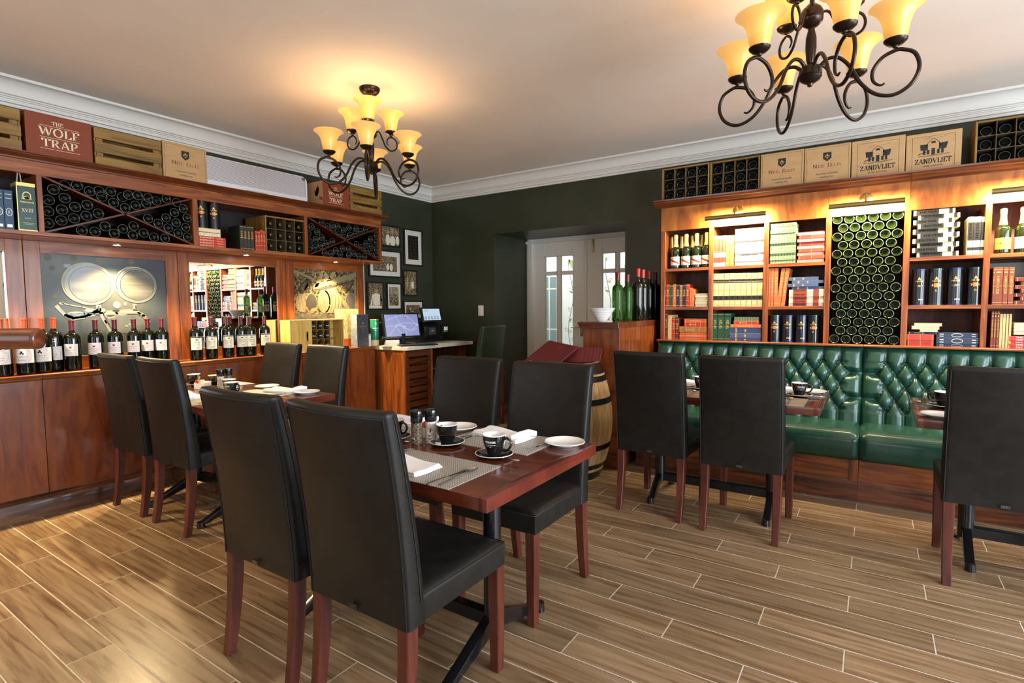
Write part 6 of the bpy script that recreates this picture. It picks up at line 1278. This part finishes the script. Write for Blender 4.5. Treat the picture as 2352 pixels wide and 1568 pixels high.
# ---------------------------------------------------------------- barrel with menus
stave = wood('oak_stave', (.30, .17, .065), (.42, .26, .11), (.52, .35, .17), 2, .45, .1); iron_h = mat('black_hoop', (.012, .012, .013), .22, .6)
BX, BY = -1.975, 3.68
t = thing('wine_barrel', 'oak wine barrel with black hoops beside the low cabinet', 'barrel', (BX, BY, 0))
def br(z): return .372-.10*((z-.44)/.44)**2
n = 26
for i in range(n):
    a0, a1 = 2*PI*i/n+.004, 2*PI*(i+1)/n-.004; g = G(); zs = [k/10*.88 for k in range(11)]
    vs = [((br(z)-d)*math.cos(a), (br(z)-d)*math.sin(a), z) for z in zs for a in (a0, (a0+a1)/2, a1) for d in (0, .024)]
    fs = []
    for k in range(10):
        for j in range(2):
            p = k*6+j*2; fs += [(p, p+2, p+8, p+6), (p+1, p+7, p+9, p+3)]
        fs += [(k*6, k*6+6, k*6+7, k*6+1), (k*6+4, k*6+5, k*6+11, k*6+10)]
    fs += [(0, 1, 3, 2), (2, 3, 5, 4), (60, 62, 63, 61), (62, 64, 65, 63)]
    g.add(vs, fs).build('stave', stave, t, smooth=.5)
G().cyl(0, 0, .84, .858, br(.85)-.022, 32).build('head', stave, t)
for z0, z1 in ((.012, .075), (.10, .135), (.245, .285)[:2], (.585, .625), (.745, .785), (.80, .879)):
    G().lathe([(br(z0)+.0005, z0), (br(z0)+.0035, z0), (br(z1)+.0035, z1), (br(z1)+.0005, z1)], 48).build('hoop', iron_h, t, smooth=.9)
for z in (.605, .765, .84, .265):
    for q in (0, .022): G().cyl(0, 0, 0, .004, .005, 8, T=Matrix.Rotation(-.62, 4, 'Z') @ Matrix.Translation((br(z)+.003, q, z)) @ Matrix.Rotation(PI/2, 4, 'Y')).build('rivet', chrome, t)
burg = noisy('burgundy_leatherette', [(.4, (.105, .010, .012)), (.6, (.13, .013, .014))], (30, 30, 30), 4, 3, .45); pur = mat('magenta_edge', (.16, .02, .05), .4)
def menu(P, e, s_, w, h, lb):
    """folder whose top-left corner is P, top edge along e, side running down along s_"""
    P, e, s_ = Vector(P), Vector(e).normalized(), Vector(s_); s_ = (s_-e*s_.dot(e)).normalized(); nrm = e.cross(-s_).normalized()
    t = thing('menu_folder', lb, 'menu', group='burgundy menus on the barrel')
    t.matrix_world = Matrix.Translation(P) @ Matrix((e, nrm, -s_)).transposed().to_4x4()
    G().box(0, -.008, -h, w, -.005, 0).box(0, .005, -h, w, .008, 0).box(-.001, -.008, -h, .003, .008, 0).build('cover', burg, t, bevel=.001)
    G().box(.004, -.004, -h+.004, w-.006, .004, -.004).build('inserts', pur, t)
menu((-2.187, 3.83, 1.019), (.326, -.11, -.035), (-.047, -.23, -.143), .335, .30, 'big burgundy menu lying flattest at left on the barrel')
for i, (T, S) in enumerate((((-1.830, 3.75, .978), (-1.907, 3.68, .885)), ((-1.807, 3.757, .979), (-1.880, 3.69, .885)), ((-1.783, 3.764, .979), (-1.849, 3.70, .886)), ((-1.760, 3.77, .976), (-1.815, 3.71, .886)), ((-1.743, 3.775, .975), (-1.788, 3.72, .887)), ((-1.727, 3.78, .974), (-1.761, 3.73, .887)))):
    T, S = Vector(T), Vector(S); e = Vector((.93, .10, -.02)); sv = S-T; sv = (sv-e.normalized()*sv.dot(e.normalized())*.55)
    menu(T-e.normalized()*.22+Vector((0, .012*i, 0)), e, sv, .22, .24, 'burgundy menu fanned on barrel behind the big one, %s from left' % ORD[i])
# ---------------------------------------------------------------- chandeliers
shade_m = bpy.data.materials.new('amber_glass'); shade_m.use_nodes = True
b = shade_m.node_tree.nodes['Principled BSDF']; b.inputs['Base Color'].default_value = (.60, .28, .055, 1); b.inputs['Roughness'].default_value = .4
L = shade_m.node_tree.links.new; tc = nd(shade_m, 'ShaderNodeTexCoord'); sp_ = nd(shade_m, 'ShaderNodeSeparateXYZ'); L(tc.outputs['Object'], sp_.inputs[0])
L(ramp(shade_m, sp_.outputs[2], [(0.0, (.55, .26, .045)), (.055, (1.0, .56, .13)), (.11, (.88, .50, .15)), (.14, (.80, .52, .22))]), b.inputs['Emission Color']); b.inputs['Emission Strength'].default_value = .55
shade_me = G().lathe([(.033, .004), (.040, .030), (.045, .060), (.052, .085), (.065, .108), (.083, .124), (.092, .129), (.090, .131), (.080, .127), (.061, .111), (.048, .086), (.041, .060), (.036, .030), (.029, .006)], 32, cap=False).mesh('glass_shade', shade_m, smooth=1.2)
cup_me = G().lathe([(0, -.022), (.008, -.021), (.010, -.014), (.026, -.008), (.038, .003), (.040, .010), (.036, .010), (.034, .004), (0, -.002)], 28).mesh('shade_cup', iron, smooth=.7)
bulb_me = G().lathe([(.012, .0), (.013, .02), (.022, .04), (.026, .055), (.022, .072), (.010, .082), (0, .084)], 16).mesh('bulb', mat('bulb_glow', (1, 1, 1), .5, emit=(1, .80, .42), estr=5), smooth=.9)
def bez(P, n=9):
    out = []
    for i in range(len(P)-1):
        p0, p1, p2, p3 = P[max(i-1, 0)], P[i], P[i+1], P[min(i+2, len(P)-1)]
        for k in range(n):
            s = k/n; out.append(tuple(.5*(2*b_+(c_-a_)*s+(2*a_-5*b_+4*c_-d_)*s*s+(3*b_-a_-3*c_+d_)*s**3) for a_, b_, c_, d_ in zip(p0, p1, p2, p3)))
    return out+[P[-1]]
armP = [(.03, .01), (.06, .035), (.10, .030), (.14, -.015), (.175, -.085), (.225, -.140), (.285, -.158), (.338, -.130), (.362, -.075), (.348, -.020), (.310, .004), (.286, .006), (.245, -.010), (.217, -.050), (.218, -.090), (.240, -.112), (.256, -.108)]
armU = [(.03, .0), (.045, .012), (.065, .005), (.085, -.035), (.105, -.075), (.140, -.100), (.178, -.088), (.192, -.055), (.180, -.022), (.148, -.010), (.124, -.025), (.116, -.050), (.128, -.068)]
def arm_mesh(P, r0):
    q = bez([(x, 0, z) for x, z in P], 5); n = len(q); return G().tube(q, [r0*(1 if i < n*.8 else 1-.55*(i-n*.8)/(n*.2)) for i in range(n)], 8).mesh('arm', iron, smooth=1.2)
arm_l, arm_u = arm_mesh(armP, .0072), arm_mesh(armU, .0056)
ZH, ZU = 2.256, 2.477
def chandelier(x, y, ph, pu, label):
    t = thing('chandelier', label, 'chandelier', (x, y, ZC), group='nine-light chandeliers')
    def z(v): return v-ZC
    G().lathe([(.010, z(2.715)), (.045, z(2.722)), (.062, z(2.738)), (.068, z(2.752)), (.068, z(2.76))], 28).build('canopy', iron, t, smooth=.7)
    ch = G().tube([(0, 0, z(2.72)), (0, 0, z(2.70))], .006, 8)
    for k in range(4):
        c_ = z(2.690-.036*k); ch.tube([((.012*math.cos(a) if k % 2 else 0), (0 if k % 2 else .012*math.cos(a)), c_+.021*math.sin(a)) for a in [2*PI*i/14 for i in range(14)]], .0026, 6, closed=True)
    ch.tube([(.004, 0, z(2.72)), (.012, .004, z(2.64)), (.004, 0, z(2.55))], .002, 5).build('chain', iron, t, smooth=1)
    G().lathe([(0, z(2.56)), (.008, z(2.555)), (.010, z(2.53)), (.020, z(2.520)), (.036, z(2.505)), (.043, z(2.490)), (.043, z(2.470)), (.040, z(2.466)), (.043, z(2.462)), (.040, z(2.452)), (.026, z(2.437)), (.012, z(2.430)), (.013, z(2.42)), (.020, z(2.39)), (.021, z(2.35)), (.016, z(2.30)), (.013, z(2.290)), (.022, z(2.286)), (.038, z(2.272)), (.043, z(2.258)), (.043, z(2.242)), (.040, z(2.238)), (.043, z(2.234)), (.036, z(2.222)), (.022, z(2.212)), (.012, z(2.208)), (.009, z(2.198)), (0, z(2.194))], 28).build('stem', iron, t, smooth=.5)
    for n, P0, R_, zz, am, a0, cz in ((6, 0, .286, ZH, arm_l, ph, .040), (3, 0, .148, ZU, arm_u, pu, .022)):
        for i in range(n):
            a = a0+2*PI*i/n; o = inst('arm', am, t, (0, 0, z(zz)), (0, 0, a))
            c_ = inst('shade_cup', cup_me, o, (R_, 0, cz-.004)); inst('glass_shade', shade_me, o, (R_, 0, cz)); inst('bulb', bulb_me, o, (R_, 0, cz+.006))
            light('POINT', (x+R_*math.cos(a), y+R_*math.sin(a), zz+cz+.10), (1.5 if n == 6 else .28) if y > 0 else 5.0, WARM, radius=.045, name='bulb_light')  # stronger bulbs in the added chandeliers behind the camera
    return t
chandelier(-2.835, 2.565, math.radians(12.3), math.radians(72.2), 'bronze nine-light chandelier with amber shades, hanging in full view at left')
chandelier(-.243, 2.598, math.radians(57.2), math.radians(135), 'larger-looking bronze chandelier with amber shades, cut by top picture edge')
chandelier(-2.835, -.55, .3, 1.0, 'unseen chandelier added behind the camera for warm fill, left of room')  # this and the next are unseen, added to warm the ceiling
chandelier(-.243, -.55, .6, 1.4, 'unseen chandelier added behind the camera for warm fill, right of room')
# ---------------------------------------------------------------- handrail end at the left picture edge
t = thing('wooden_handrail', 'rounded polished wood rail entering from the left picture edge', 'handrail', (-2.12, .575, 0), rz=.588211)
G().prism([(.028*math.cos(a)*(1.0), 1.215+.032*math.sin(a)) for a in [2*PI*k/20 for k in range(20)]], -.75, -.0, lambda u, v, d: (d, u, v)).build('rail', skirt_x, t, bevel=.012, seg=3, smooth=1.2)
G().cyl(-.55, 0, 0, 1.20, .028, 16).build('post', rz_, t)
G().cyl(-.55, 0, 0, .02, .09, 24).build('foot_plate', rz_, t)
